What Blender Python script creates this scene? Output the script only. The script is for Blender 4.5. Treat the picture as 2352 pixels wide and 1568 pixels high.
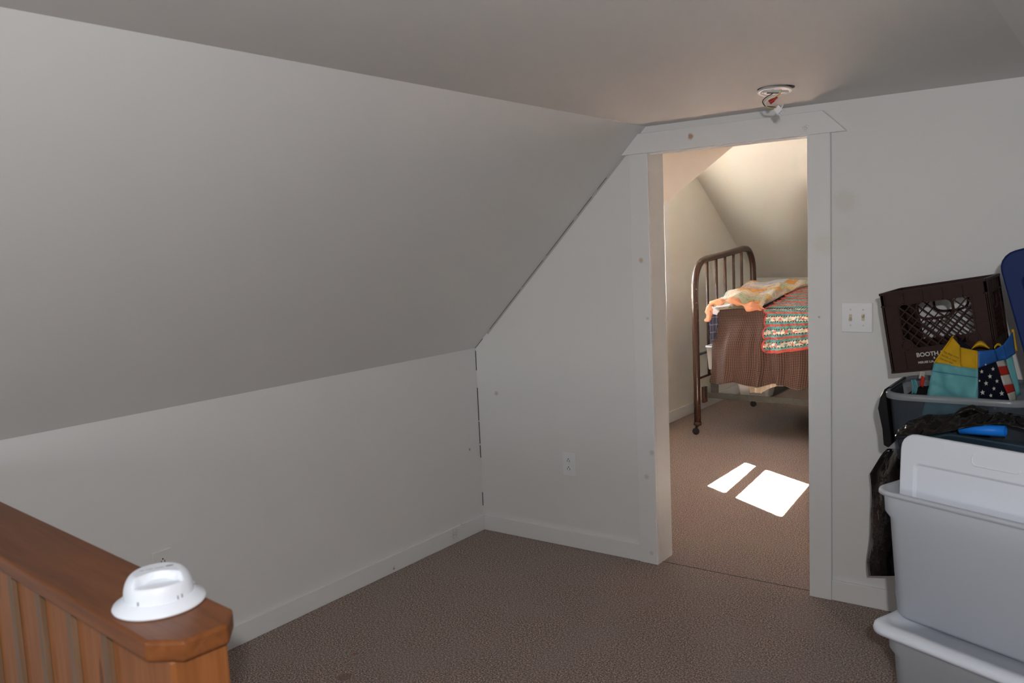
import bpy, bmesh, math, random
from mathutils import Vector, Matrix, noise as mnoise

for _o in list(bpy.data.objects):
    bpy.data.objects.remove(_o)
scene = bpy.context.scene
COL = scene.collection
PI = math.pi

# ------------------------------------------------------------------ camera
F = 1960.5
CAM = Vector((2.7269, -3.3781, 1.4595))
PITCH, ROLL, YAW = -0.1107, -0.0445, 0.6356
_f = Vector((-math.sin(YAW), math.cos(YAW), 0)); _r = Vector((math.cos(YAW), math.sin(YAW), 0)); _u = Vector((0, 0, 1))
FW = _f * math.cos(PITCH) + _u * math.sin(PITCH)
_u2 = -_f * math.sin(PITCH) + _u * math.cos(PITCH)
RT = _r * math.cos(ROLL) + _u2 * math.sin(ROLL)
UP = -_r * math.sin(ROLL) + _u2 * math.cos(ROLL)
cd = bpy.data.cameras.new('camera'); cam = bpy.data.objects.new('camera', cd); COL.objects.link(cam)
m = Matrix((RT, UP, -FW)).transposed().to_4x4(); m.translation = CAM
cam.matrix_world = m
cd.sensor_width = 36; cd.lens = F / 2352 * 36; cd.clip_start = 0.02
cd.dof.use_dof = True; cd.dof.focus_distance = 4.2; cd.dof.aperture_fstop = 6.0
scene.camera = cam

# ------------------------------------------------------------------ world, sun, flash, exposure
SUN_DIR = Vector((1, -0.63, -0.94)).normalized()
w = bpy.data.worlds.new('world'); scene.world = w; w.use_nodes = True
nt = w.node_tree; nt.nodes.clear()
wo = nt.nodes.new('ShaderNodeOutputWorld'); bg = nt.nodes.new('ShaderNodeBackground')
sky = nt.nodes.new('ShaderNodeTexSky'); sky.sky_type = 'NISHITA'; sky.sun_disc = False
sky.sun_elevation = math.asin(-SUN_DIR.z); sky.sun_rotation = math.atan2(-SUN_DIR.x, -SUN_DIR.y)
bg.inputs['Strength'].default_value = 4.5
hz = nt.nodes.new('ShaderNodeMix'); hz.data_type = 'RGBA'; hz.inputs[0].default_value = 0.6      # thin white cloud over the blue
hz.inputs[7].default_value = (3.2, 3.2, 3.25, 1)
nt.links.new(sky.outputs[0], hz.inputs[6]); nt.links.new(hz.outputs[2], bg.inputs[0]); nt.links.new(bg.outputs[0], wo.inputs[0])

def light(name, kind, loc, energy, color=(1, 1, 1)):
    l = bpy.data.lights.new(name, kind); l.energy = energy; l.color = color
    o = bpy.data.objects.new(name, l); COL.objects.link(o); o.location = loc
    return o
sun = light('sun', 'SUN', (-6, 6, 6), 590, (1.0, 0.93, 0.83))
sun.rotation_euler = SUN_DIR.to_track_quat('-Z', 'Y').to_euler(); sun.data.angle = math.radians(0.55)
flash = light('camera_flash', 'SPOT', CAM - FW * 0.20 + UP * 0.17 + RT * 0.02, 98, (1.0, 0.99, 0.975))
flash.data.shadow_soft_size = 0.022; flash.data.spot_size = math.radians(150); flash.data.spot_blend = 1.0
flash.rotation_euler = FW.to_track_quat('-Z', 'Y').to_euler()
for nm, loc, rot, sx, sy in (('portal_bedroom', (-0.50, 2.27, 1.28), (0, -PI / 2, 0), 0.80, 0.80),
                             ('portal_fill_window', (3.42, 3.40, 1.30), (0, PI / 2, 0), 0.8, 0.8),  # sky portal of the added right-hand bedroom window
                             ('portal_rear', (0.95, -5.32, 1.15), (PI / 2, 0, 0), 1.0, 1.0)):
    p = light(nm, 'AREA', loc, 1); p.data.shape = 'RECTANGLE'; p.data.size = sx; p.data.size_y = sy
    p.rotation_euler = rot; p.data.cycles.is_portal = True
vs = scene.view_settings
vs.view_transform = 'Standard'; vs.look = 'None'; vs.exposure = 0.0; vs.gamma = 1.0; vs.use_curve_mapping = False
scene.cycles.use_denoising = True
scene.cycles.max_bounces = 14; scene.cycles.diffuse_bounces = 8; scene.cycles.transparent_max_bounces = 16
scene.cycles.sample_clamp_indirect = 0.0

# ------------------------------------------------------------------ helpers
def ray(u, v):
    return RT * ((u - 1176) / F) - UP * ((v - 784) / F) + FW
def atY(u, v, y):
    d = ray(u, v); return CAM + d * ((y - CAM.y) / d.y)
def atX(u, v, x):
    d = ray(u, v); return CAM + d * ((x - CAM.x) / d.x)
def atZ(u, v, z):
    d = ray(u, v); return CAM + d * ((z - CAM.z) / d.z)

def tag(o, label=None, cat=None, group=None, kind=None):
    if label: o['label'] = label
    if cat: o['category'] = cat
    if group: o['group'] = group
    if kind: o['kind'] = kind
    return o
def empty(name, loc=(0, 0, 0), rot=(0, 0, 0), label=None, cat=None, group=None, kind=None):
    o = bpy.data.objects.new(name, None); COL.objects.link(o); o.location = loc; o.rotation_euler = rot
    o.empty_display_size = 0.05
    return tag(o, label, cat, group, kind)

class MB:
    def __init__(s): s.v = []; s.f = []; s.uv = {}
    def add(s, vs_, fs_):
        n = len(s.v); s.v += [Vector(p) for p in vs_]; s.f += [[i + n for i in f] for f in fs_]; return s
    def box(s, x0, x1, y0, y1, z0, z1):
        return s.add([(x0, y0, z0), (x1, y0, z0), (x1, y1, z0), (x0, y1, z0), (x0, y0, z1), (x1, y0, z1), (x1, y1, z1), (x0, y1, z1)],
                     [(0, 3, 2, 1), (4, 5, 6, 7), (0, 1, 5, 4), (1, 2, 6, 5), (2, 3, 7, 6), (3, 0, 4, 7)])
    def prism(s, pts, d):           # pts: list of 3-D points of a polygon, extruded by vector d
        d = Vector(d); P = [Vector(p) for p in pts]; n = len(P)
        nrm = Vector((0, 0, 0))
        for i in range(n): nrm += P[i].cross(P[(i + 1) % n])
        if nrm.dot(d) > 0: P.reverse()
        vs_ = P + [p + d for p in P]
        fs_ = [list(range(n)), [2 * n - 1 - i for i in range(n)]]
        for i in range(n): j = (i + 1) % n; fs_.append([j, i, i + n, j + n])
        return s.add(vs_, fs_)
    def loft(s, rings, cap0=True, cap1=True, closed=True):
        n = len(rings[0]); vs_ = [p for r in rings for p in r]; fs_ = []
        for k in range(len(rings) - 1):
            for i in range(n if closed else n - 1):
                j = (i + 1) % n; fs_.append([k * n + i, k * n + j, (k + 1) * n + j, (k + 1) * n + i])
        if cap0: fs_.append(list(range(n))[::-1])
        if cap1: fs_.append([(len(rings) - 1) * n + i for i in range(n)])
        return s.add(vs_, fs_)
    def tube(s, path, r, n=8, cap=True, closed=False):
        P = [Vector(p) for p in path]; rings = []; ref = None
        for i, p in enumerate(P):
            if closed: t = P[(i + 1) % len(P)] - P[i - 1]
            else: t = P[min(i + 1, len(P) - 1)] - P[max(i - 1, 0)]
            t.normalize()
            if ref is None: ref = Vector((0, 0, 1)) if abs(t.z) < 0.9 else Vector((1, 0, 0))
            a = t.cross(ref).normalized(); b = a.cross(t).normalized(); ref = b
            rr = r[i] if isinstance(r, (list, tuple)) else r
            rings.append([p + (a * math.cos(2 * PI * k / n) + b * math.sin(2 * PI * k / n)) * rr for k in range(n)])
        if closed: rings.append(rings[0])
        return s.loft(rings, cap and not closed, cap and not closed)
    def lathe(s, prof, c=(0, 0, 0), n=40, axis='z'):
        c = Vector(c); rings = []
        for r, z in prof:
            ring = []
            for k in range(n):
                a = 2 * PI * k / n; x, y = r * math.cos(a), r * math.sin(a)
                ring.append(c + (Vector((x, y, z)) if axis == 'z' else Vector((x, -z, y)) if axis == '-y' else Vector((z, x, y))))
            rings.append(ring)
        return s.loft(rings)
    def grid(s, fn, nu, nv, uvf=None):
        n = len(s.v)
        for j in range(nv + 1):
            for i in range(nu + 1):
                s.v.append(Vector(fn(i / nu, j / nv)))
                if uvf: s.uv[len(s.v) - 1] = uvf(i / nu, j / nv)
        for j in range(nv):
            for i in range(nu):
                a = n + j * (nu + 1) + i; s.f.append([a, a + 1, a + nu + 2, a + nu + 1])
        return s
    def build(s, name, mat, parent=None, smooth=False, world=False, bevel=0, seg=2, solid=0, sub=0, fix=False):
        off = Vector((0, 0, 0))
        if world and parent:
            q = parent
            while q: off += q.location; q = q.parent
        me = bpy.data.meshes.new(name)
        me.from_pydata([tuple(p - off) for p in s.v], [], s.f)
        if s.uv:
            ul = me.uv_layers.new(name='UVMap')
            for lp in me.loops: ul.data[lp.index].uv = s.uv.get(lp.vertex_index, (0, 0))
        if fix:
            b = bmesh.new(); b.from_mesh(me); bmesh.ops.recalc_face_normals(b, faces=b.faces); b.to_mesh(me); b.free()
        me.update()
        o = bpy.data.objects.new(name, me); COL.objects.link(o)
        if mat: me.materials.append(mat)
        if parent: o.parent = parent
        if smooth:
            for p in me.polygons: p.use_smooth = True
        if solid:
            md = o.modifiers.new('solid', 'SOLIDIFY'); md.thickness = solid; md.offset = 0
        if bevel:
            md = o.modifiers.new('bevel', 'BEVEL'); md.width = bevel; md.segments = seg; md.limit_method = 'ANGLE'; md.angle_limit = 0.6
        if sub:
            md = o.modifiers.new('sub', 'SUBSURF'); md.levels = sub; md.render_levels = sub
        return o

def rrect(w, d, r, z=0, n=5, cx=0, cy=0):
    out = []
    for sx, sy, a0 in ((1, 1, 0), (-1, 1, PI / 2), (-1, -1, PI), (1, -1, 1.5 * PI)):
        for k in range(n + 1):
            a = a0 + PI / 2 * k / n
            out.append(Vector((cx + sx * (w / 2 - r) + r * math.cos(a), cy + sy * (d / 2 - r) + r * math.sin(a), z)))
    return out

def text_obj(txt, size, mat, parent, name='lettering', align='LEFT', extr=0.0004, bold=0.0):
    c = bpy.data.curves.new(name, 'FONT'); c.body = txt; c.size = size; c.extrude = extr; c.align_x = align; c.resolution_u = 3; c.offset = bold
    t = bpy.data.objects.new(name + '_tmp', c); COL.objects.link(t)
    dg = bpy.context.evaluated_depsgraph_get()
    me = bpy.data.meshes.new_from_object(t.evaluated_get(dg)); bpy.data.objects.remove(t)
    o = bpy.data.objects.new(name, me); COL.objects.link(o); me.materials.clear(); me.materials.append(mat); o.parent = parent
    return o

def fbm(p, s=1.0, oct=3):
    return mnoise.fractal(Vector(p) * s, 1.0, 2.0, oct)

# ------------------------------------------------------------------ materials
class NT:
    def __init__(s, name):
        s.m = bpy.data.materials.new(name); s.m.use_nodes = True; s.t = s.m.node_tree
        s.b = s.t.nodes['Principled BSDF']; s.out = s.t.nodes['Material Output']
    def n(s, typ, **kw):
        x = s.t.nodes.new(typ)
        for k, v in kw.items():
            if k.startswith('i_'): x.inputs[k[2:]].default_value = v
            elif k.startswith('n_'): x.inputs[int(k[2:])].default_value = v
            else: setattr(x, k, v)
        return x
    def l(s, a, b): s.t.links.new(a, b)
    def math(s, op, a, b=None, c=None):
        x = s.n('ShaderNodeMath', operation=op)
        for i, q in enumerate((a, b, c)):
            if q is None: continue
            if isinstance(q, (int, float)): x.inputs[i].default_value = q
            else: s.l(q, x.inputs[i])
        return x.outputs[0]
    def ramp(s, fac, stops, mode='LINEAR'):
        x = s.n('ShaderNodeValToRGB'); e = x.color_ramp; e.interpolation = mode
        while len(e.elements) < len(stops): e.elements.new(0.5)
        for el, (p, c) in zip(e.elements, stops): el.position = p; el.color = (*c, 1)
        s.l(fac, x.inputs[0]); return x.outputs[0]
    def mix(s, fac, a, b, mode='MIX'):
        x = s.n('ShaderNodeMix', data_type='RGBA', blend_type=mode)
        for i, q in ((0, fac), (6, a), (7, b)):
            if isinstance(q, (int, float)): x.inputs[i].default_value = q
            elif isinstance(q, tuple): x.inputs[i].default_value = (*q, 1)
            else: s.l(q, x.inputs[i])
        return x.outputs[2]
    def noise(s, vec, scale, detail=3, rough=0.5):
        x = s.n('ShaderNodeTexNoise', i_Scale=scale, i_Detail=detail, i_Roughness=rough); s.l(vec, x.inputs['Vector']); return x.outputs['Fac']
    def bump(s, h, strength, dist=0.01):
        x = s.n('ShaderNodeBump', i_Strength=strength, i_Distance=dist); s.l(h, x.inputs['Height']); s.l(x.outputs[0], s.b.inputs['Normal'])
    def base(s, c, rough=0.5, spec=0.5, metal=0.0):
        if isinstance(c, tuple): s.b.inputs['Base Color'].default_value = (*c, 1)
        else: s.l(c, s.b.inputs['Base Color'])
        s.b.inputs['Roughness'].default_value = rough; s.b.inputs['Specular IOR Level'].default_value = spec; s.b.inputs['Metallic'].default_value = metal
        return s

def plain(name, c, rough=0.5, spec=0.5, metal=0.0, var=0.08, nscale=30, bump=0.0, bscale=200):
    k = NT(name); co = k.n('ShaderNodeTexCoord').outputs['Object']
    f = k.noise(co, nscale, 3)
    k.base(k.mix(f, tuple(x * (1 - var) for x in c), tuple(min(1, x * (1 + var)) for x in c)), rough, spec, metal)
    if bump: k.bump(k.noise(co, bscale, 2), bump, 0.004)
    return k.m

def paint(name, c, rough=0.5, spots=(), chips=None, spec=0.35):
    k = NT(name); pos = k.n('ShaderNodeNewGeometry').outputs['Position']
    f = k.noise(pos, 1.7, 3); col = k.mix(f, tuple(x * 0.975 for x in c), tuple(min(1, x * 1.02) for x in c))
    for (p, r, sc) in spots:
        d = k.n('ShaderNodeVectorMath', operation='DISTANCE'); k.l(pos, d.inputs[0]); d.inputs[1].default_value = p
        nn = k.noise(pos, 130, 2)
        dd = k.math('ADD', d.outputs['Value'], k.math('MULTIPLY', k.math('SUBTRACT', nn, 0.5), r * 0.7))
        mk = k.math('SUBTRACT', 1.0, k.math('SMOOTH_MIN', k.math('DIVIDE', dd, r), 1.0, 0.35)); mk = k.math('MULTIPLY', mk, 1.9)
        mk = k.math('MINIMUM', mk, 0.85); mk = k.math('MAXIMUM', mk, 0.0)
        col = k.mix(mk, col, sc)
    if chips:
        for (p, r, amt, cc) in chips:
            d = k.n('ShaderNodeVectorMath', operation='DISTANCE'); k.l(pos, d.inputs[0]); d.inputs[1].default_value = p
            win = k.math('MAXIMUM', k.math('SUBTRACT', 1.0, k.math('DIVIDE', d.outputs['Value'], r)), 0.0)
            nn = k.noise(pos, 300, 3, 0.6)
            mk = k.math('GREATER_THAN', k.math('MULTIPLY', nn, k.math('ADD', 0.55, k.math('MULTIPLY', win, 0.6))), amt)
            mk = k.math('MULTIPLY', mk, k.math('GREATER_THAN', win, 0.02))
            col = k.mix(mk, col, cc)
    k.base(col, rough, spec)
    k.bump(k.noise(pos, 260, 2), 0.05, 0.002)
    return k.m

WALLC = (0.735, 0.735, 0.730)
KNOT = (0.42, 0.24, 0.13); GREYM = (0.50, 0.48, 0.45)
M = {}
M['wall'] = paint('wall_paint', WALLC, 0.55, spots=[(tuple(atY(1940, 462, 0)), 0.05, (0.69, 0.67, 0.635)), (tuple(atY(1935, 545, 0)), 0.05, (0.71, 0.70, 0.685)), (tuple(atY(1140, 903, 0)), 0.014, GREYM)])
M['wall_left'] = paint('knee_wall_paint', WALLC, 0.55, spots=[(tuple(atX(1079, 1032, 0)), 0.008, (0.35, 0.2, 0.1))])
M['slope'] = paint('slope_paint', WALLC, 0.5)
M['ceiling'] = paint('ceiling_paint', (0.72, 0.72, 0.71), 0.6)
M['trim'] = paint('trim_paint', (0.76, 0.765, 0.765), 0.38,
    spots=[(tuple(atY(1586, 313, -0.02)), 0.014, KNOT), (tuple(atY(1472, 598, -0.02)), 0.013, (0.6, 0.46, 0.34)), (tuple(atY(1487, 731, -0.02)), 0.009, (0.62, 0.55, 0.47)),
           (tuple(atY(1497, 1040, -0.02)), 0.014, (0.60, 0.58, 0.56)), (tuple(atY(1485, 1095, -0.02)), 0.014, (0.60, 0.58, 0.56)), (tuple(atY(1496, 1270, -0.02)), 0.012, (0.62, 0.61, 0.6)),
           (tuple(atY(1881, 728, -0.02)), 0.006, (0.5, 0.4, 0.3)), (tuple(atY(1893, 560, -0.02)), 0.05, (0.73, 0.715, 0.67))],
    chips=[(tuple(atY(1850, 294, -0.02)), 0.050, 0.62, (0.09, 0.08, 0.07)), (tuple(atX(1045, 1228, 0.014)), 0.12, 0.63, (0.10, 0.06, 0.035)), (tuple(atX(1062, 1200, 0.014)), 0.07, 0.62, (0.10, 0.06, 0.035)), (tuple(atX(905, 1305, 0.014)), 0.02, 0.52, (0.2, 0.09, 0.03))])
M['bed_wall'] = paint('bedroom_paint', (0.79, 0.765, 0.70), 0.55)
M['bed_slope'] = paint('bedroom_slope_paint', (0.79, 0.765, 0.71), 0.55)
M['crack'] = plain('crack_dark', (0.06, 0.055, 0.05), 0.9)
M['caulk'] = plain('seam_tape', (0.46, 0.46, 0.45), 0.8)

k = NT('carpet'); pos = k.n('ShaderNodeNewGeometry').outputs['Position']
n1 = k.noise(pos, 170, 3, 0.75); n2 = k.noise(pos, 560, 2, 0.6); n3 = k.noise(pos, 5, 3)
mixn = k.math('ADD', k.math('MULTIPLY', n1, 0.65), k.math('MULTIPLY', n2, 0.35))
c = k.ramp(mixn, [(0.40, (0.032, 0.018, 0.013)), (0.47, (0.155, 0.106, 0.085)), (0.53, (0.305, 0.224, 0.187)), (0.60, (0.74, 0.59, 0.51))])
c = k.mix(k.ramp(n3, [(0.45, (0, 0, 0)), (0.65, (0.34, 0.34, 0.34))]), c, (0.27, 0.215, 0.205))
for pp, rr, cc in ((atZ(815, 1501, 0), 0.012, (0.22, 0.08, 0.03)), (atZ(790, 1555, 0), 0.03, (0.16, 0.10, 0.07))):
    d = k.n('ShaderNodeVectorMath', operation='DISTANCE'); k.l(pos, d.inputs[0]); d.inputs[1].default_value = tuple(pp)
    c = k.mix(k.math('MULTIPLY', k.math('LESS_THAN', k.math('ADD', d.outputs['Value'], k.math('MULTIPLY', n1, rr * 0.6)), rr * 1.2), 0.7), c, cc)
k.base(c, 0.95, 0.08); k.b.inputs['Sheen Weight'].default_value = 0.15
k.bump(mixn, 0.45, 0.006); M['carpet'] = k.m

def wood(name, axis, c0, c1, c2, rnd=True):
    k = NT(name); tc = k.n('ShaderNodeTexCoord'); mp = k.n('ShaderNodeMapping'); k.l(tc.outputs['Object'], mp.inputs[0])
    sc = [16, 16, 16]; sc[axis] = 1.3; mp.inputs['Scale'].default_value = sc
    if rnd:
        oi = k.n('ShaderNodeObjectInfo'); cx = k.n('ShaderNodeCombineXYZ'); k.l(k.math('MULTIPLY', oi.outputs['Random'], 40), cx.inputs[0])
        k.l(k.math('MULTIPLY', oi.outputs['Random'], 17), cx.inputs[1]); k.l(cx.outputs[0], mp.inputs['Location'])
    v = mp.outputs[0]
    g = k.noise(v, 1.0, 4, 0.55); g2 = k.noise(v, 6.0, 2)
    band = k.math('FRACT', k.math('MULTIPLY', g, 4.0)); band = k.math('ABSOLUTE', k.math('SUBTRACT', band, 0.5))
    f = k.math('ADD', k.math('MULTIPLY', band, 0.55), k.math('MULTIPLY', g2, 0.55))
    c = k.ramp(f, [(0.1, c0), (0.45, c1), (0.85, c2)])
    kn = k.n('ShaderNodeTexVoronoi', i_Scale=0.55); k.l(v, kn.inputs['Vector'])
    c = k.mix(k.math('MULTIPLY', k.math('LESS_THAN', kn.outputs['Distance'], 0.10), 0.7), c, tuple(x * 0.45 for x in c0))
    k.base(c, 0.35, 0.22); k.bump(f, 0.06, 0.003)
    return k.m
M['wood_cap'] = wood('stained_pine_cap', 0, (0.125, 0.040, 0.013), (0.185, 0.062, 0.020), (0.25, 0.090, 0.030))
M['wood_board'] = wood('stained_pine_board', 2, (0.19, 0.066, 0.020), (0.28, 0.100, 0.032), (0.38, 0.15, 0.052))
M['wood_batten'] = wood('dull_pine_batten', 2, (0.135, 0.072, 0.040), (0.19, 0.108, 0.062), (0.25, 0.15, 0.09))
M['plate'] = plain('cool_white_plastic', (0.78, 0.79, 0.82), 0.3, 0.5, var=0.01)
M['plate_cream'] = plain('painted_outlet', (0.74, 0.735, 0.715), 0.35, 0.5, var=0.01)
M['ivory'] = plain('ivory_toggle', (0.60, 0.53, 0.40), 0.35, var=0.03)
M['dark'] = plain('black_slot', (0.012, 0.012, 0.012), 0.7)
M['detector'] = plain('smoke_alarm_white', (0.80, 0.84, 0.92), 0.42, 0.35, var=0.01)
M['greyprint'] = plain('grey_print', (0.36, 0.37, 0.40), 0.6)
M['metal'] = plain('galvanised_metal', (0.72, 0.74, 0.76), 0.35, 0.5, 0.6, var=0.1)
M['wire_black'] = plain('black_wire', (0.012, 0.011, 0.010), 0.4)
M['wire_white'] = plain('white_wire', (0.78, 0.72, 0.58), 0.4)
M['wire_yellow'] = plain('yellow_wire', (0.66, 0.40, 0.07), 0.4)
M['red'] = plain('red_wire_nut', (0.36, 0.012, 0.010), 0.35)
M['bed_metal'] = None
k = NT('brown_enamel'); co = k.n('ShaderNodeTexCoord').outputs['Object']
ch = k.math('GREATER_THAN', k.noise(co, 60, 3, 0.6), 0.70)
k.base(k.mix(ch, (0.058, 0.026, 0.016), (0.42, 0.33, 0.25)), 0.22, 0.6); M['bed_metal'] = k.m
M['rail_metal'] = plain('grey_green_steel', (0.085, 0.090, 0.082), 0.55, 0.25, 0.2, var=0.3, nscale=40)
M['rubber'] = plain('black_caster', (0.015, 0.012, 0.011), 0.6)

# cloth with a small check
k = NT('brown_check_cloth'); uv = k.n('ShaderNodeUVMap').outputs[0]; sp = k.n('ShaderNodeSeparateXYZ'); k.l(uv, sp.inputs[0])
fx = k.math('FRACT', k.math('DIVIDE', sp.outputs[0], 0.0120)); fy = k.math('FRACT', k.math('DIVIDE', sp.outputs[1], 0.0120))
lx = k.math('LESS_THAN', fx, 0.34); ly = k.math('LESS_THAN', fy, 0.34)
wv = k.math('ADD', k.math('MULTIPLY', k.math('MULTIPLY', lx, ly), 0.55), k.math('MULTIPLY', k.math('ADD', lx, ly), 0.2))
k.base(k.mix(wv, (0.082, 0.047, 0.034), (0.30, 0.22, 0.19)), 0.9, 0.1); k.b.inputs['Sheen Weight'].default_value = 0.1; M['spread'] = k.m
k = NT('blue_plaid_cloth'); co = k.n('ShaderNodeTexCoord').outputs['Object']; sp = k.n('ShaderNodeSeparateXYZ'); k.l(co, sp.inputs[0])
fz = k.math('LESS_THAN', k.math('FRACT', k.math('DIVIDE', sp.outputs[2], 0.055)), 0.16); fx = k.math('LESS_THAN', k.math('FRACT', k.math('DIVIDE', k.math('ADD', sp.outputs[0], sp.outputs[1]), 0.045)), 0.2)
c = k.mix(k.math('MULTIPLY', k.math('ADD', fz, fx), 0.5), (0.075, 0.085, 0.14), (0.34, 0.33, 0.38)); k.base(c, 0.9, 0.1); M['plaid'] = k.m
# patchwork
k = NT('patchwork_cloth'); uv = k.n('ShaderNodeUVMap').outputs[0]; sp = k.n('ShaderNodeSeparateXYZ'); k.l(uv, sp.inputs[0])
PS = 0.088
ix = k.math('FLOOR', k.math('DIVIDE', sp.outputs[0], PS)); iy = k.math('FLOOR', k.math('DIVIDE', sp.outputs[1], PS))
cv = k.n('ShaderNodeCombineXYZ'); k.l(ix, cv.inputs[0]); k.l(iy, cv.inputs[1])
wn = k.n('ShaderNodeTexWhiteNoise', noise_dimensions='2D'); k.l(cv.outputs[0], wn.inputs['Vector'])
pal = [(0.62, 0.54, 0.44), (0.68, 0.32, 0.11), (0.46, 0.52, 0.60), (0.64, 0.58, 0.48), (0.66, 0.47, 0.20), (0.46, 0.48, 0.32), (0.56, 0.40, 0.36), (0.72, 0.66, 0.60), (0.62, 0.50, 0.36)]
c = k.ramp(wn.outputs['Value'], [(i / len(pal), q) for i, q in enumerate(pal)], 'CONSTANT')
wn2 = k.n('ShaderNodeTexWhiteNoise', noise_dimensions='2D'); ad = k.n('ShaderNodeVectorMath', operation='ADD'); k.l(cv.outputs[0], ad.inputs[0]); ad.inputs[1].default_value = (7.3, 2.1, 0); k.l(ad.outputs[0], wn2.inputs['Vector'])
c2 = k.ramp(wn2.outputs['Value'], [(0, (0.10, 0.11, 0.16)), (0.22, (0.42, 0.10, 0.08)), (0.4, (0.16, 0.20, 0.10)), (0.6, (0.80, 0.74, 0.66)), (0.8, (0.20, 0.15, 0.10))], 'CONSTANT')
pv = k.n('ShaderNodeTexVoronoi', i_Scale=85); k.l(uv, pv.inputs['Vector'])
pr = k.math('MULTIPLY', k.math('LESS_THAN', pv.outputs['Distance'], 0.36), k.math('GREATER_THAN', wn2.outputs['Value'], 0.12))
c = k.mix(k.math('MULTIPLY', pr, 0.62), c, c2); k.base(c, 0.85, 0.1); M['quilt'] = k.m
M['peach'] = plain('peach_lining', (0.74, 0.34, 0.19), 0.85, 0.1, var=0.12, nscale=60)
M['sheet_white'] = plain('white_cotton', (0.74, 0.74, 0.76), 0.9, 0.1)
# crochet
k = NT('crochet_yarn'); uv = k.n('ShaderNodeUVMap').outputs[0]; sp = k.n('ShaderNodeSeparateXYZ'); k.l(uv, sp.inputs[0])
PER = 0.092
t = k.math('FRACT', k.math('DIVIDE', sp.outputs[1], PER)); ST = 0.0175
cellx = k.math('FLOOR', k.math('DIVIDE', sp.outputs[0], ST)); celly = k.math('FLOOR', k.math('MULTIPLY', t, 8.0)); rowi = k.math('FLOOR', k.math('DIVIDE', sp.outputs[1], PER))
cv = k.n('ShaderNodeCombineXYZ'); k.l(cellx, cv.inputs[0]); k.l(k.math('FLOOR', k.math('DIVIDE', sp.outputs[0], ST * 2.5)), cv.inputs[1]); k.l(k.math('ADD', rowi, k.math('MULTIPLY', celly, 3.3)), cv.inputs[2])
wn = k.n('ShaderNodeTexWhiteNoise', noise_dimensions='3D'); k.l(cv.outputs[0], wn.inputs['Vector'])
TEAL = (0.16, 0.42, 0.40); CORAL = (0.70, 0.15, 0.12); CREAM = (0.80, 0.76, 0.66)
vo = k.n('ShaderNodeTexVoronoi', i_Scale=1.0); vm = k.n('ShaderNodeVectorMath', operation='MULTIPLY'); k.l(uv, vm.inputs[0]); vm.inputs[1].default_value = (58, 72, 1); k.l(vm.outputs[0], vo.inputs['Vector'])
vs_ = k.n('ShaderNodeSeparateColor'); k.l(vo.outputs['Color'], vs_.inputs[0])
mixc = k.ramp(vs_.outputs[0], [(0, CREAM), (0.36, (0.74, 0.25, 0.17)), (0.58, CREAM), (0.84, TEAL)], 'CONSTANT')
band = k.ramp(t, [(0, CORAL), (0.17, TEAL), (0.36, (0, 0, 0)), (0.78, TEAL)], 'CONSTANT')
inm = k.math('MULTIPLY', k.math('GREATER_THAN', t, 0.36), k.math('LESS_THAN', t, 0.78))
c = k.mix(inm, band, mixc)
sx = k.math('SINE', k.math('MULTIPLY', sp.outputs[0], 2 * PI / ST)); 
e1 = k.math('LESS_THAN', k.math('ABSOLUTE', k.math('SUBTRACT', t, 0.385)), 0.035); e2 = k.math('LESS_THAN', k.math('ABSOLUTE', k.math('SUBTRACT', t, 0.765)), 0.035)
phs = k.math('POWER', k.math('DIVIDE', k.math('SUBTRACT', k.math('FRACT', k.math('DIVIDE', sp.outputs[0], ST)), 0.5), 0.26), 2.0)
def dot_(t0): return k.math('LESS_THAN', k.math('ADD', phs, k.math('POWER', k.math('DIVIDE', k.math('SUBTRACT', t, t0), 0.045), 2.0)), 1.0)
hole = k.math('MAXIMUM', dot_(0.36), dot_(0.77))
c = k.mix(k.math('MULTIPLY', hole, 0.92), c, (0.02, 0.02, 0.02))
c = k.mix(k.math('MULTIPLY', k.math('GREATER_THAN', vo.outputs['Distance'], 0.62), 0.3), c, (0.05, 0.06, 0.06)); k.base(c, 0.95, 0.05); hh = k.math('ADD', k.math('MULTIPLY', sx, 0.5), k.noise(uv, 300, 2)); k.bump(hh, 0.5, 0.006); M['crochet'] = k.m
M['coral'] = plain('coral_yarn', (0.66, 0.12, 0.11), 0.95, 0.05, var=0.25, nscale=140, bump=0.4, bscale=150)
M['white_plastic'] = plain('white_bin_plastic', (0.80, 0.79, 0.77), 0.35, var=0.01)
M['cream_cloth'] = plain('cream_cloth', (0.66, 0.58, 0.44), 0.9, 0.1, var=0.25, nscale=14)

def translucent(name, c, clear, trans=0.25, rough=0.35, spec=0.5, tint=(1, 1, 1)):
    k = NT(name); k.base(c, rough, spec)
    tp = k.n('ShaderNodeBsdfTransparent'); tp.inputs['Color'].default_value = (*tint, 1); tl = k.n('ShaderNodeBsdfTranslucent'); tl.inputs['Color'].default_value = (*c, 1)
    a = k.n('ShaderNodeMixShader', n_0=trans); k.l(k.b.outputs[0], a.inputs[1]); k.l(tl.outputs[0], a.inputs[2])
    b = k.n('ShaderNodeMixShader', n_0=clear); k.l(a.outputs[0], b.inputs[1]); k.l(tp.outputs[0], b.inputs[2])
    k.l(b.outputs[0], k.out.inputs['Surface']); return k.m
M['tote_white'] = translucent('frosted_white_plastic', (0.70, 0.73, 0.78), 0.12, 0.35, 0.4)
M['tote_lower'] = translucent('frosted_clear_plastic', (0.62, 0.635, 0.66), 0.30, 0.35, 0.4)
M['lid_white'] = plain('white_lid_plastic', (0.73, 0.765, 0.84), 0.38, var=0.01)
M['tote_clear'] = translucent('clear_grey_plastic', (0.11, 0.13, 0.16), 0.72, 0.1, 0.2, 0.3, (0.84, 0.86, 0.89))
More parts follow.
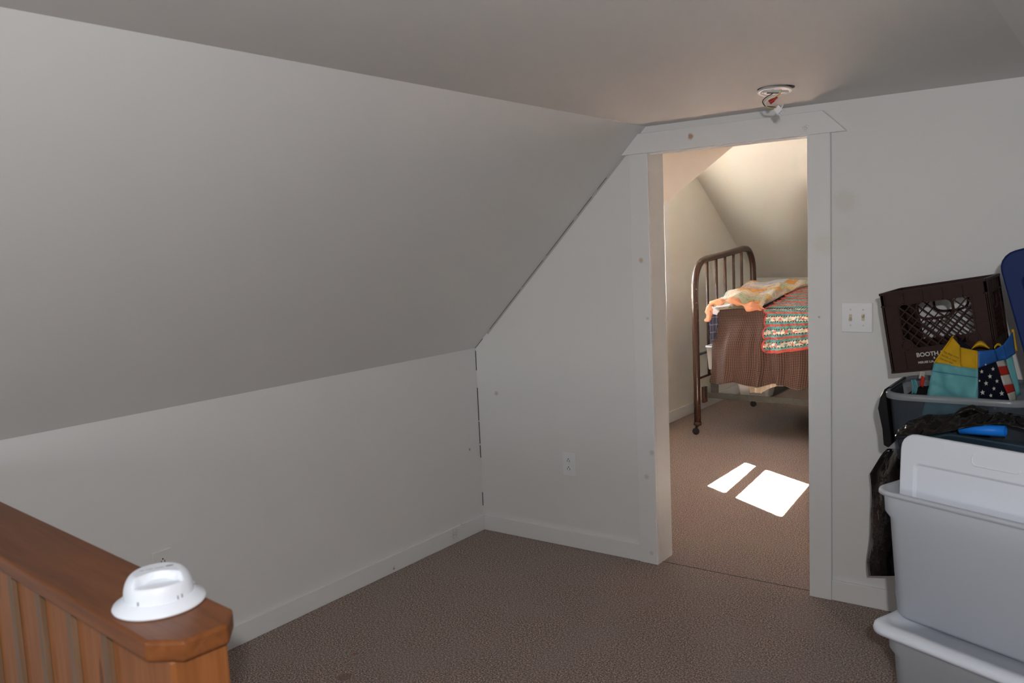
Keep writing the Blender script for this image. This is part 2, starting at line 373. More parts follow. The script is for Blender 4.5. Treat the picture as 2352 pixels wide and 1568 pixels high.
M['tote_rim'] = translucent('clear_rim_plastic', (0.34, 0.36, 0.39), 0.35, 0.2, 0.25)
M['tote_blue'] = translucent('blue_grey_plastic', (0.075, 0.135, 0.185), 0.10, 0.15, 0.3)
M['latch'] = plain('black_latch_plastic', (0.008, 0.008, 0.009), 0.25, 0.2)
M['navy'] = plain('navy_plastic', (0.006, 0.020, 0.100), 0.45, 0.12, var=0.03)
M['crate'] = plain('dark_brown_plastic', (0.030, 0.013, 0.011), 0.45, 0.10, var=0.2, nscale=50)
M['crate_text'] = plain('white_ink', (0.52, 0.50, 0.48), 0.7, var=0.15, nscale=160)
M['grey_bin'] = plain('charcoal_bin_plastic', (0.05, 0.055, 0.06), 0.5)
M['trash'] = None
k = NT('black_trash_film'); co = k.n('ShaderNodeTexCoord').outputs['Object']; k.base((0.008, 0.007, 0.0068), 0.13, 0.24)
k.bump(k.noise(co, 22, 3, 0.5), 0.35, 0.02); M['trash'] = k.m
M['blue_tube'] = plain('bright_blue_plastic', (0.010, 0.19, 0.74), 0.4, 0.25)
M['teal'] = plain('teal_bag_fabric', (0.10, 0.30, 0.33), 0.5, 0.2, var=0.12, nscale=25, bump=0.25, bscale=40)
M['yellow'] = plain('yellow_bag_fabric', (0.52, 0.30, 0.012), 0.5, 0.15, var=0.1, bump=0.2, bscale=40)
M['bagblue'] = plain('blue_bag_fabric', (0.016, 0.09, 0.31), 0.4, 0.25, var=0.25, bump=0.3, bscale=50)
M['bagnavy'] = plain('navy_bag_fabric', (0.004, 0.005, 0.014), 0.5, 0.15)
M['bagred'] = plain('red_bag_fabric', (0.36, 0.020, 0.012), 0.5, 0.15)
M['bagwhite'] = plain('white_bag_fabric', (0.42, 0.40, 0.36), 0.6, 0.2)
M['bagtext'] = plain('brown_bag_print', (0.16, 0.08, 0.004), 0.7)
M['blackcloth'] = plain('black_cloth', (0.010, 0.010, 0.012), 0.8, 0.2)
M['navycloth'] = plain('navy_cloth', (0.012, 0.016, 0.045), 0.9, 0.1, var=0.3)
k = NT('window_glass'); gl = k.n('ShaderNodeBsdfGlossy', i_Roughness=0.02); tp = k.n('ShaderNodeBsdfTransparent'); mx = k.n('ShaderNodeMixShader', n_0=0.05)
k.l(tp.outputs[0], mx.inputs[1]); k.l(gl.outputs[0], mx.inputs[2]); k.l(mx.outputs[0], k.out.inputs['Surface']); M['glass'] = k.m

# ------------------------------------------------------------------ room shell
HK, HC, S1, S2 = 0.9526, 1.9453, 0.9989, 2.4505
XL0, XL1, XR1, XR0, HD, JD, HB = 0.9219, 1.0114, 1.689, 1.7752, 1.8359, 0.1307, 0.0825
XR = 3.45; YB = -5.2
XG, YF, HF, CZ2 = -0.28, 4.73, 1.052, 2.20          # bedroom: gable wall, far knee wall, its height, ceiling
K2 = 0.69
def struct(name, mb, mat, label=None, **kw):
    o = mb.build(name, mat, **kw); o['kind'] = 'structure'
    if label: o['label'] = label
    return o
fl = struct('floor', MB().box(-0.7, 3.7, YB - 0.2, YF + 0.3, -0.15, 0), M['carpet'], 'speckled brown carpet running through both attic rooms')
MB().box(XL1, XR1 + 0.02, 0.030, 0.034, 0.0, 0.0012).build('carpet_seam', M['crack'], fl)
struct('wall_left', MB().box(-0.12, 0, YB - 0.1, 0, 0, HK), M['wall_left'], 'low white knee wall under the sloped ceiling')
sl = MB().prism([(0, YB - 0.1, HK), (0, 0.0, HK), (S1, 0.0, HC), (S1, YB - 0.1, HC)], (-0.09, 0, 0.09))
struct('wall_left_slope', sl, M['slope'], 'white sloped attic ceiling rising from the left knee wall')
struct('ceiling', MB().box(S1 - 0.02, S2 + 0.02, YB - 0.1, 0, HC, HC + 0.12), M['ceiling'], 'flat white ceiling strip with bare electrical box')
struct('wall_right_slope', MB().prism([(XR, YB - 0.1, HC - 0.27), (XR, 0, HC - 0.27), (S2, 0, HC), (S2, YB - 0.1, HC)], (0.03, 0, 0.12)), M['slope'])
struct('wall_right', MB().box(XR, XR + 0.12, YB - 0.1, 0, 0, HC - 0.2), M['wall'])
bk = MB().box(-0.45, XL1 - 0.012, 0, JD, 0, 2.4).box(XR1 + 0.012, 3.7, 0, JD, 0, 2.4).box(XL1 - 0.012, XR1 + 0.012, 0, JD, HD + 0.012, 2.4)
wb = struct('wall_back', bk, M['wall'], 'white end wall with the cased doorway to the bedroom')
# rear wall behind the camera with a window that lets daylight in
RX0, RX1, RZ0, RZ1 = 0.55, 1.35, 0.75, 1.55
struct('wall_rear', MB().box(-0.2, RX0, YB - 0.12, YB, 0, 2.3).box(RX1, 3.7, YB - 0.12, YB, 0, 2.3).box(RX0, RX1, YB - 0.12, YB, 0, RZ0).box(RX0, RX1, YB - 0.12, YB, RZ1, 2.3), M['wall'])
wn_ = empty('window_2', (0.95, YB - 0.06, RZ0), kind='structure')
fr = MB()
for a in ((RX0, RX0 + 0.05, RZ0, RZ1), (RX1 - 0.05, RX1, RZ0, RZ1), (RX0 + 0.05, RX1 - 0.05, RZ0, RZ0 + 0.05), (RX0 + 0.05, RX1 - 0.05, RZ1 - 0.05, RZ1), (RX0 + 0.05, RX1 - 0.05, 1.13, 1.17)):
    fr.box(a[0], a[1], YB - 0.08, YB - 0.04, a[2], a[3])
fr.build('window_frame', M['trim'], wn_, world=True)
MB().box(RX0 + 0.05, RX1 - 0.05, YB - 0.062, YB - 0.058, RZ0 + 0.05, RZ1 - 0.05).build('pane', M['glass'], wn_, world=True)

# cracks and the open seam between slope and end wall
cr = MB()
def seam(pa, pb, w_, h_=0.0012):
    pass
ck = MB()
for (u0, v0, u1, v1) in ((1088, 805, 1093, 850), (1094, 890, 1099, 965), (1099.5, 968, 1102, 1018), (1102, 1022, 1103.5, 1050), (1109, 1130, 1110, 1160)):
    z0, z1 = atY(u0, v0, 0).z, atY(u1, v1, 0).z
    ck.box(0.0, 0.0028, -0.0028, 0.0, z1, z0)
ck.build('crack', M['crack'], wb)
sd = Vector((S1, 0, HC - HK)).normalized(); sn = Vector((sd.z, 0, -sd.x))
for nm, mt, w0, w1, th, t0, t1 in (('seam_tape', 'caulk', 0.0, 0.010, 0.0015, 0.08, 0.93),):
    P0 = Vector((0, 0, HK)) + Vector((S1, 0, HC - HK)) * t0; P1 = Vector((0, 0, HK)) + Vector((S1, 0, HC - HK)) * t1
    MB().prism([P0 + sn * w0, P1 + sn * w0, P1 + sn * w1, P0 + sn * w1], (0, -th, 0)).build(nm, M[mt], wb)
ck = MB(); random.seed(4)
for t0, t1 in ((0.0, 0.05), (0.10, 0.30), (0.31, 0.44), (0.46, 0.62), (0.64, 0.72), (0.75, 0.80)):
    P0 = Vector((0, 0, HK)) + Vector((S1, 0, HC - HK)) * t0; P1 = Vector((0, 0, HK)) + Vector((S1, 0, HC - HK)) * t1
    ck.prism([P0, P1, P1 + sn * 0.0022, P0 + sn * 0.0018], (0, -0.0022, 0))
ck.build('crack', M['crack'], wb)

# baseboards
struct('baseboard_left', MB().box(0, 0.014, YB, 0, 0, HB), M['trim'], bevel=0.003)
struct('baseboard_back_left', MB().box(0.014, XL0, -0.014, 0, 0, HB), M['trim'], bevel=0.003)
struct('baseboard_back_right', MB().box(XR0, XR, -0.014, 0, 0, HB), M['trim'], bevel=0.003)

# doorway casing and jambs
dr = empty('door_1', ((XL1 + XR1) / 2, 0, 0), kind='structure', label='white cased doorway opening into the bedroom')
MB().box(XL0, XL1, -0.018, 0, 0, HD - 0.004).build('casing', M['trim'], dr, world=True, bevel=0.002)
MB().box(XR1, XR0, -0.018, 0, 0, HD - 0.004).build('casing', M['trim'], dr, world=True, bevel=0.002)
MB().prism([(0.885, 0, HD - 0.004), (1.835, 0, HD - 0.004), (1.747, 0, 1.917), (0.970, 0, 1.917)], (0, -0.020, 0)).build('head_casing', M['trim'], dr, world=True, bevel=0.002)
MB().box(XL1 - 0.012, XL1, 0, JD, 0, HD).build('jamb', M['trim'], dr, world=True)
MB().box(XR1, XR1 + 0.012, 0, JD, 0, HD).build('jamb', M['trim'], dr, world=True)
MB().box(XL1 - 0.012, XR1 + 0.012, 0, JD, HD, HD + 0.012).build('head_jamb', M['trim'], dr, world=True)
MB().box(XL1, XR1, 0.004, 0.030, HD - 0.010, HD).build('door_stop', M['trim'], dr, world=True, bevel=0.003)

# ------------------------------------------------------------------ bedroom shell
WY0, WY1, WZ0, WZ1 = 1.86, 2.742, 0.915, 1.74
g = MB().box(XG - 0.2, XG, JD, WY0, 0, 2.4).box(XG - 0.2, XG, WY1, YF + 0.2, 0, 2.4).box(XG - 0.2, XG, WY0, WY1, 0, WZ0).box(XG - 0.2, XG, WY0, WY1, WZ1, 2.4)
struct('wall_bedroom_left', g, M['bed_wall'], 'cream gable wall of the bedroom behind the headboard')
struct('wall_bedroom_far', MB().box(XG - 0.2, 3.4, YF, YF + 0.12, 0, HF + 0.02), M['bed_wall'], 'low cream knee wall behind the bed')
yt = YF - (CZ2 + 0.15 - HF) / K2
struct('wall_bedroom_far_slope', MB().prism([(XG - 0.2, YF, HF), (3.4, YF, HF), (3.4, yt, CZ2 + 0.15), (XG - 0.2, yt, CZ2 + 0.15)], (0, 0.07, 0.1)), M['bed_slope'], 'cream sloped ceiling above the bed')
struct('ceiling_bedroom', MB().box(XG - 0.2, 3.4, JD, YF - (CZ2 - HF) / K2 + 0.1, CZ2, CZ2 + 0.1), M['bed_slope'])
RY0, RY1, RW0, RW1 = 3.20, 3.65, 1.05, 1.55  # opening made in the right wall to let in extra fill light
struct('wall_bedroom_right', MB().box(3.2, 3.4, JD, RY0, 0, 2.4).box(3.2, 3.4, RY1, YF + 0.2, 0, 2.4).box(3.2, 3.4, RY0, RY1, 0, RW0).box(3.2, 3.4, RY0, RY1, RW1, 2.4), M['bed_wall'])
w3 = empty('added_fill_window', (3.3, (RY0 + RY1) / 2, RW0), kind='structure')  # unseen window, added only to brighten the bedroom
fr = MB()
for y0, y1, z0, z1 in ((RY0, RY0 + 0.05, RW0, RW1), (RY1 - 0.05, RY1, RW0, RW1), (RY0 + 0.05, RY1 - 0.05, RW0, RW0 + 0.05), (RY0 + 0.05, RY1 - 0.05, RW1 - 0.05, RW1), (RY0 + 0.05, RY1 - 0.05, 1.28, 1.32)):
    fr.box(3.28, 3.32, y0, y1, z0, z1)
fr.build('window_frame', M['trim'], w3, world=True)
MB().box(3.298, 3.302, RY0 + 0.05, RY1 - 0.05, RW0 + 0.05, RW1 - 0.05).build('pane', M['glass'], w3, world=True)
V0 = Vector((-0.06, JD, 0.890)); V1 = Vector((1.25, 1.25, 2.197))
struct('wall_bedroom_near_slope', MB().prism([V0, V1 + Vector((0.0, 0, 0)), Vector((1.25, JD, 2.197))], (-0.05, 0, 0.05)), M['bed_slope'], 'shaded triangle of sloped ceiling inside the doorway')
struct('wall_bedroom_valley_slope', MB().prism([(XG - 0.1, JD, 0.890), V0, V1, (XG - 0.1, 1.25, 2.197)], (0, -0.05, 0.05)), M['bed_slope'])
struct('baseboard_bedroom_left', MB().box(XG, XG + 0.014, JD, YF, 0, 0.088), M['trim'], bevel=0.003)
struct('baseboard_bedroom_far', MB().box(XG + 0.014, 3.2, YF - 0.014, YF, 0, 0.088), M['trim'], bevel=0.003)
# bedroom window
wi = empty('window_1', (XG, (WY0 + WY1) / 2, WZ0), kind='structure', label='white double-hung window beside the headboard')
for y0, y1, z0, z1 in ((WY1, WY1 + 0.09, WZ0 - 0.09, WZ1 + 0.09), (WY0 - 0.09, WY0, WZ0 - 0.09, WZ1 + 0.09), (WY0, WY1, WZ0 - 0.09, WZ0), (WY0, WY1, WZ1, WZ1 + 0.09)):
    MB().box(XG, XG + 0.016, y0, y1, z0, z1).build('casing', M['trim'], wi, world=True, bevel=0.002)
GX = -0.44
# glazed openings set by where the two sun patches fall on the carpet
gy0, gy1 = 1.958, 2.593
def zsun(x): return 0.94 * (x - GX)
lo0, lo1, up0, up1 = zsun(0.618), zsun(0.815), zsun(0.912), zsun(1.228)
sash = MB()
for y0, y1, z0, z1 in ((WY0, gy0, WZ0, WZ1), (gy1, WY1, WZ0, WZ1), (gy0, gy1, WZ0, lo0), (gy0, gy1, lo1, up0), (gy0, gy1, up1, WZ1)):
    sash.box(GX - 0.003, GX + 0.003, y0, y1, z0, z1)
for q in sash.v: q.x -= 0.088 * (q.y - 2.27)
sash.build('sash', M['trim'], wi, world=True)
for z0, z1 in ((lo0, lo1), (up0, up1)):
    pn = MB().box(GX - 0.002, GX + 0.002, gy0, gy1, z0, z1)
    for q in pn.v: q.x -= 0.088 * (q.y - 2.27)
    pn.build('pane', M['glass'], wi, world=True)

# ------------------------------------------------------------------ outlets and switch
def outlet(loc, rotz, label, mat):
    t = empty('wall_outlet', loc, (0, 0, rotz), label, 'outlet', 'duplex wall outlets')
    MB().prism([(-0.036, 0, -0.057), (0.036, 0, -0.057), (0.036, 0, 0.057), (-0.036, 0, 0.057)], (0, -0.005, 0)).build('cover_plate', mat, t, bevel=0.003)
    for zc in (0.0195, -0.0195):
        ring = []
        for i in range(24):
            a = 2 * PI * i / 24; ring.append((0.0172 * math.cos(a), -0.005, zc + max(-0.0125, min(0.0125, 0.0172 * math.sin(a)))))
        r = MB().prism(ring, (0, -0.0022, 0)).build('receptacle', mat, t, bevel=0.0008)
        s_ = MB().box(-0.0075, -0.0055, -0.0078, -0.0070, zc - 0.0055, zc + 0.003).box(0.0052, 0.0075, -0.0078, -0.0070, zc - 0.0065, zc + 0.003)
        s_.prism([(0.0028 * math.cos(i * PI / 5), -0.0070, zc + 0.0078 + 0.0028 * math.sin(i * PI / 5)) for i in range(10)], (0, -0.0008, 0))
        s_.build('slot', M['dark'], r)
    MB().prism([(0.003 * math.cos(i * PI / 5), -0.005, 0.003 * math.sin(i * PI / 5)) for i in range(10)], (0, -0.001, 0)).build('screw', M['metal'], t)
    return t
outlet((0.544, 0, 0.4075), 0, 'white duplex outlet on the end wall left of the doorway', M['plate'])
outlet((0, -1.80, 0.4035), PI / 2, 'off-white outlet on the knee wall half hidden behind smoke alarm', M['plate_cream'])

sw = empty('light_switch', (1.8685, 0, 1.134), (0, 0, 0), 'double toggle light switch plate right of the doorway', 'light switch')
MB().prism([(-0.057, 0, -0.057), (0.057, 0, -0.057), (0.057, 0, 0.057), (-0.057, 0, 0.057)], (0, -0.006, 0)).build('cover_plate', M['plate'], sw, bevel=0.003)
for sx, up_ in ((-0.023, False), (0.023, True)):
    h_ = MB().box(sx - 0.0055, sx + 0.0055, -0.0065, -0.0058, -0.0125, 0.0125).build('toggle_slot', M['ivory'], sw)
    if up_: MB().prism([(sx - 0.004, -0.006, -0.002), (sx - 0.004, -0.006, 0.009), (sx - 0.004, -0.017, 0.013), (sx - 0.004, -0.017, 0.007)], (0.008, 0, 0)).build('toggle', M['ivory'], h_)
    else: MB().prism([(sx - 0.004, -0.006, 0.002), (sx - 0.004, -0.006, -0.009), (sx - 0.004, -0.017, -0.013), (sx - 0.004, -0.017, -0.007)], (0.008, 0, 0)).build('toggle', M['ivory'], h_)
    for zc in (0.030, -0.030):
        MB().lathe([(0.0034, 0.006), (0.0032, 0.0072), (0.0, 0.0078)], (sx, 0, zc), 12, '-y').build('screw', M['plate'], sw, smooth=True)

# ------------------------------------------------------------------ ceiling box with hanging wires
BX, BY = 1.728, -0.485
cb = empty('ceiling_fixture_box', (BX, BY, HC), (0, 0, 0), 'bare metal ceiling fixture plate with dangling wires above doorway', 'ceiling fixture')
MB().lathe([(0.056, 0.0), (0.057, -0.003), (0.054, -0.006), (0.046, -0.006), (0.043, -0.003), (0.0, -0.003)], (0, 0, 0), 40).build('mounting_plate', M['metal'], cb, fix=True)
MB().lathe([(0.060, -0.0002), (0.0600, -0.0012), (0.0, -0.0012)], (0.003, 0.004, 0), 40).build('ceiling_hole', M['dark'], cb, fix=True)
dv = Vector((0.80, 0.60, 0)); dn = Vector((-0.6, 0.8, 0))
MB().prism([dv * -0.046 + dn * -0.009, dv * 0.046 + dn * -0.009, dv * 0.046 + dn * 0.009, dv * -0.046 + dn * 0.009], (0, 0, -0.009)).build('crossbar', M['metal'], cb, bevel=0.001)
MB().prism([dv * -0.026 + dn * -0.005 + Vector((0, 0, -0.009)), dv * 0.018 + dn * -0.005 + Vector((0, 0, -0.009)), dv * 0.018 + dn * 0.005 + Vector((0, 0, -0.009)), dv * -0.026 + dn * 0.005 + Vector((0, 0, -0.009))], (0, 0, -0.0008)).build('knockout_slot', M['dark'], cb)
for q in (dv * -0.040 + dn * 0.0, dv * -0.015 + dn * -0.028, dv * 0.038):
    MB().lathe([(0.0035, -0.006), (0.0035, -0.012), (0.0, -0.013)], q, 10).build('screw', M['metal'], cb, fix=True)
_q = Vector((0, 0, 1)).rotation_difference(Vector((-0.33 * 0.13, 0.94 * 0.13, 1)).normalized()).to_euler()
for ch in cb.children:
    if ch.name.split('.')[0] != 'ceiling_hole': ch.rotation_euler = _q; ch.location = (0, 0, -0.007)
def wire(pts, mat, r, yy):
    ys = yy if isinstance(yy, list) else [yy] * len(pts)
    P = [atY(u, v, y) for (u, v), y in zip(pts, ys)]
    Q = []
    for i in range(len(P) - 1):
        a, b, c_, d = P[max(i - 1, 0)], P[i], P[i + 1], P[min(i + 2, len(P) - 1)]
        for s in range(4):
            t = s / 4; Q.append(0.5 * ((2 * b) + (c_ - a) * t + (2 * a - 5 * b + 4 * c_ - d) * t * t + (3 * b - a - 3 * c_ + d) * t ** 3))
    Q.append(P[-1])
    return MB().tube(Q, r, 8).build('wire', mat, cb, True, True)
wire([(1792, 203), (1777, 213.7), (1763, 221), (1754.7, 227.7), (1751.5, 233.3), (1754, 239.6), (1759.6, 244.3), (1770, 245.4), (1785, 247)], M['wire_black'], 0.0017, -0.478)
wire([(1795, 204), (1791, 213), (1780.6, 220.7), (1766.6, 227), (1759.6, 233.3), (1758, 238), (1761, 245), (1771, 247.5), (1783, 247.5)], M['wire_white'], 0.0015, -0.483)
wire([(1795, 204), (1793, 214), (1787, 220), (1784, 224)], M['wire_yellow'], 0.0014, -0.488)
wire([(1759, 244), (1763, 247), (1772, 248), (1784, 247)], M['wire_yellow'], 0.0014, -0.490)
a_, b_ = atY(1785.5, 223, -0.489), atY(1768, 235, -0.489)
MB().tube([a_, a_.lerp(b_, 0.35), a_.lerp(b_, 0.55), b_], [0.0035, 0.0045, 0.0068, 0.0082], 8).build('wire_nut', M['red'], cb, False, True)
pc = atY(1787, 252, -0.484)
pm = MB()
ax = (atY(1795, 262, -0.484) - atY(1781, 245, -0.484)).normalized(); sx_ = ax.cross(Vector((0, 1, 0))).normalized()
pm.prism([pc - ax * 0.012 - sx_ * 0.011, pc + ax * 0.010 - sx_ * 0.011, pc + ax * 0.010 + sx_ * 0.011, pc - ax * 0.012 + sx_ * 0.011], (0, 0.012, 0))
for q in (-0.008, 0.0, 0.008): pm.tube([pc + sx_ * q + ax * 0.008 + Vector((0, 0.006, 0)), pc + sx_ * q + ax * 0.019 + Vector((0, 0.006, 0))], 0.0016, 6)
pm.tube([pc + sx_ * 0.004 + ax * 0.008, pc + sx_ * 0.024 - ax * 0.002], 0.0022, 6)
pm.build('plug_connector', M['plate'], cb, False, True, bevel=0.001)

# ------------------------------------------------------------------ stair railing (foreground)
RO = Vector((1.603, -2.668, 0)); RROT = -math.radians(5.3)
rl = empty('stair_railing', RO, (0, 0, RROT), 'stained pine stair railing with vertical boards and flat cap', 'railing')
cp = [(-1.56, -0.073), (-0.047, -0.073), (0.0, -0.037), (0.0, 0.037), (-0.047, 0.073), (-1.56, 0.073)]
MB().prism([(x, y, 0.866) for x, y in cp], (0, 0, 0.034)).build('cap_rail', M['wood_cap'], rl, bevel=0.006, seg=3)
MB().box(-0.118, -0.022, -0.047, 0.047, 0, 0.866).build('post', M['wood_board'], rl, bevel=0.006)
x = -0.118; i = 0
random.seed(3)
while x > -1.5:
    wd = 0.146
    MB().prism([(x - wd, -0.022, 0.0), (x, -0.022, 0.0), (x, -0.035, 0.0), (x - 0.003, -0.038, 0.0), (x - wd + 0.003, -0.038, 0.0), (x - wd, -0.035, 0.0)], (0, 0, 0.866)).build('board', M['wood_board'], rl)
    MB().prism([(x - wd - 0.016, -0.0385, 0.0), (x - wd + 0.016, -0.0385, 0.0), (x - wd + 0.012, -0.0465, 0.0), (x - wd - 0.012, -0.0465, 0.0)], (0, 0, 0.866)).build('batten', M['wood_batten'], rl)
    x -= wd + 0.0015; i += 1
MB().box(-1.5, -0.118, -0.0215, -0.004, 0.0, 0.866).build('back_panel', M['wood_board'], rl)

# smoke alarm lying on the cap
SD = Vector((1.437, -2.642, 0.9005))
fd = Vector((CAM.x - SD.x, CAM.y - SD.y, 0)).normalized(); rd = Vector((-fd.y, fd.x, 0))
sdt = empty('smoke_alarm', SD, (0, 0, 0), 'round white smoke alarm lying on the pine cap rail', 'smoke alarm')
MB().lathe([(0.0, 0.0), (0.0715, 0.0), (0.073, 0.003), (0.0715, 0.006), (0.058, 0.0145), (0.056, 0.0165), (0.0, 0.0165)], (0, 0, 0), 72).build('base_flange', M['detector'], sdt, smooth=True, fix=True, bevel=0)
def dome(i, j):
    r = 0.0545 * j; a = 2 * PI * i
    q = r / 0.0545
    z = 0.056 if q < 0.62 else 0.056 - 0.040 * (1 - math.sqrt(max(0, 1 - ((q - 0.62) / 0.38) ** 2)))
    px_, py_ = r * math.cos(a), r * math.sin(a)
    p = Vector((px_, py_, 0)); fr_, sd_ = p.dot(fd), p.dot(rd)
    # cut step on the side toward the photographer
    edge = 0.004 + 0.9 * sd_ ** 2 / 0.05
    def sm(x_, w_): t_ = max(0, min(1, x_ / w_)); return t_ * t_ * (3 - 2 * t_)
    cut = sm(fr_ - edge, 0.004) * sm(0.047 - abs(sd_), 0.006)
    z2 = min(z, 0.0405 + 0.0025 * math.cos(sd_ / 0.05 * 1.5))
    z = z * (1 - cut) + z2 * cut
    # lens shaped button in the step
    e = (sd_ / 0.034) ** 2 + ((fr_ - 0.0215) / 0.0085) ** 2
    if e < 1: z += -0.0022 * (1 - e) ** 0.5
    return (px_, py_, max(z, 0.016))
MB().grid(dome, 96, 44).build('dome', M['detector'], sdt, smooth=True)
for an in (0.52, 0.66, -0.62, 1.7):
    d_ = fd * math.cos(an) + rd * math.sin(an); t_ = Vector((-d_.y, d_.x, 0))
    MB().prism([d_ * 0.0540 + t_ * -0.001 + Vector((0, 0, 0.018)), d_ * 0.0540 + t_ * 0.001 + Vector((0, 0, 0.018)), d_ * 0.0540 + t_ * 0.001 + Vector((0, 0, 0.024)), d_ * 0.0540 + t_ * -0.001 + Vector((0, 0, 0.024))], d_ * 0.0022).build('vent_slot', M['greyprint'], sdt)
ta = MB(); random.seed(8)
xx = -0.026
while xx < 0.010:
    ln_ = random.choice((0.0016, 0.0022, 0.0028))
    y_ = -0.010
    c_ = [rd * xx + fd * (y_ - 0.0016), rd * (xx + ln_) + fd * (y_ - 0.0016), rd * (xx + ln_) + fd * (y_ + 0.0016), rd * xx + fd * (y_ + 0.0016)]
    ta.prism([q + Vector((0, 0, 0.0559)) for q in c_], (0, 0, 0.0004))
    xx += ln_ + random.choice((0.0008, 0.0008, 0.0026))
ta.build('printed_marks', M['greyprint'], sdt)
MB().prism([rd * (0.020 + 0.0065 * math.cos(i * PI / 10)) + fd * (-0.012 + 0.0042 * math.sin(i * PI / 10)) + Vector((0, 0, 0.0559)) for i in range(20)], (0, 0, 0.0004)).build('printed_emblem', M['greyprint'], sdt)

# ------------------------------------------------------------------ storage totes
TR = -math.radians(21.6)
def tote(name, loc, rz, W, D, H, mat, label, group=None, collar=0.065, taper=0.04, r=0.05, ins=0.018, th=0.004, lidmat=None, rimw=0.012):
    t = empty(name, loc, (0, 0, rz), label, 'storage tote', group)
    wb_, db_ = W - 2 * ins - taper, D - 2 * ins - taper
    def R_(dw, z, rr=0): return rrect(W - 2 * rimw + dw, D - 2 * rimw + dw, r + rr, z)
    body = [rrect(wb_ - 0.02, db_ - 0.02, r - 0.005, 0), rrect(wb_, db_, r, 0.012), rrect(W - 2 * ins - 0.012, D - 2 * ins - 0.012, r, H - collar - 0.02), R_(-0.004, H - collar), R_(0, H - 0.012)]
    inner = [R_(-2 * th, H - 0.004), R_(-2 * th - 0.004, H - collar), rrect(W - 2 * ins - 0.012 - 2 * th, D - 2 * ins - 0.012 - 2 * th, r, H - collar - 0.02), rrect(wb_ - 2 * th, db_ - 2 * th, r, 0.012 + th)]
    b = MB(); b.loft(body + [R_(0, H - 0.010), rrect(W, D, r + 0.006, H - 0.012), rrect(W, D, r + 0.006, H - 0.004), rrect(W - 0.004, D - 0.004, r + 0.005, H)] + [R_(-2 * th + 0.004, H)] + inner)
    b.build('tub', mat, t, smooth=True, fix=True)
    return t
lt = tote('storage_tote', (2.505, -0.83, 0), TR, 0.60, 0.42, 0.345, M['tote_lower'], 'frosted white lidded tote at the bottom of the front stack', 'frosted white totes')
lid_ = MB().loft([rrect(0.632, 0.452, 0.05, 0.327), rrect(0.636, 0.456, 0.052, 0.336), rrect(0.630, 0.450, 0.05, 0.347), rrect(0.600, 0.420, 0.045, 0.353), rrect(0.560, 0.38, 0.04, 0.353), rrect(0.552, 0.372, 0.04, 0.3465), rrect(0.3, 0.15, 0.03, 0.3465)])
lid_.build('lid', M['lid_white'], lt, smooth=True, fix=True)
ut = tote('storage_tote', (2.482, -0.785, 0.354), TR, 0.60, 0.42, 0.374, M['tote_white'], 'open frosted white tote on top with a lid stuck inside', 'frosted white totes')
# navy contents of the lower tote
fb = empty('folded_blanket', (2.505, -0.83, 0.006), (0, 0, TR), 'dark navy blankets folded inside the bottom frosted tote', 'blanket')
MB().loft([rrect(0.44, 0.27, 0.05, 0.004, cx=0.02), rrect(0.46, 0.29, 0.06, 0.12, cx=0.02), rrect(0.45, 0.29, 0.06, 0.25, cx=0.02), rrect(0.38, 0.24, 0.06, 0.285, cx=0.03)]).build('fold', M['navycloth'], fb, smooth=True, fix=True)

def flat_lid(name, loc, rot, W, H, mat, label, cat='lid', T=0.016, panel=True, handle=True, r=0.045, mt=None):
    """a tote lid standing on edge: local x = width, z = height (0 at bottom edge), front face toward -y"""
    t = empty(name, loc, rot, label, cat)
    def L(w_, h_, rr, y): return [Vector((p.x, y, p.y + H / 2)) for p in rrect(w_, h_, rr, 0)]
    b = MB()
    rings = [L(W - 0.012, H - 0.012, r - 0.004, 0.0), L(W, H, r, -0.004), L(W, H, r, -T + 0.005), L(W - 0.008, H - 0.008, r - 0.003, -T)]
    if panel: rings += [L(W - 0.088, H - 0.160, 0.016, -T), L(W - 0.100, H - 0.172, 0.012, -T + 0.006)]
    b.loft(rings); b.build('panel', mat, t, smooth=False, fix=True, bevel=0.002, seg=2)
    if handle:
        hw, hh, hz = 0.125, 0.030, H - 0.040
        ring = [Vector((p.x, -T - 0.0002, p.y + hz)) for p in rrect(hw, hh, 0.012, 0)][7:23]
        MB().tube(ring, 0.0019, 6).build('handle_ridge', mat, t, smooth=True)
    return t
ca, sa = math.cos(TR), math.sin(TR)
def loc_ut(lx, ly, z): return (2.482 + ca * lx - sa * ly, -0.785 + sa * lx + ca * ly, z)
flat_lid('tote_lid', loc_ut(0.008, -0.138, 0.372), (-0.055, 0, TR), 0.540, 0.512, M['lid_white'], 'white tote lid standing upright inside the open frosted tote')
# blue grey tote inside the open tote
bt = empty('nested_tote', loc_ut(0.0, -0.010, 0.362), (0, 0, TR), 'blue-grey translucent tote standing behind the upright white lid', 'storage tote')
MB().loft([rrect(0.47, 0.16, 0.03, 0), rrect(0.49, 0.18, 0.035, 0.02), rrect(0.51, 0.20, 0.035, 0.47), rrect(0.50, 0.19, 0.03, 0.475)]).build('tub', M['tote_blue'], bt, smooth=True, fix=True)
MB().loft([rrect(0.535, 0.205, 0.04, 0.472), rrect(0.54, 0.21, 0.04, 0.478), rrect(0.54, 0.21, 0.04, 0.487), rrect(0.53, 0.20, 0.038, 0.492), rrect(0.48, 0.16, 0.03, 0.492), rrect(0.475, 0.155, 0.03, 0.488), rrect(0.3, 0.05, 0.02, 0.488)]).build('lid', M['tote_blue'], bt, smooth=False, fix=True, bevel=0.002)
MB().tube([(-0.10 + 0.02 * i + 0.06, -0.035 - 0.0 + 0.022 * math.sin(PI * i / 10), 0.4915) for i in range(11)], 0.003, 6).build('handle_ridge', M['tote_blue'], bt, smooth=True)

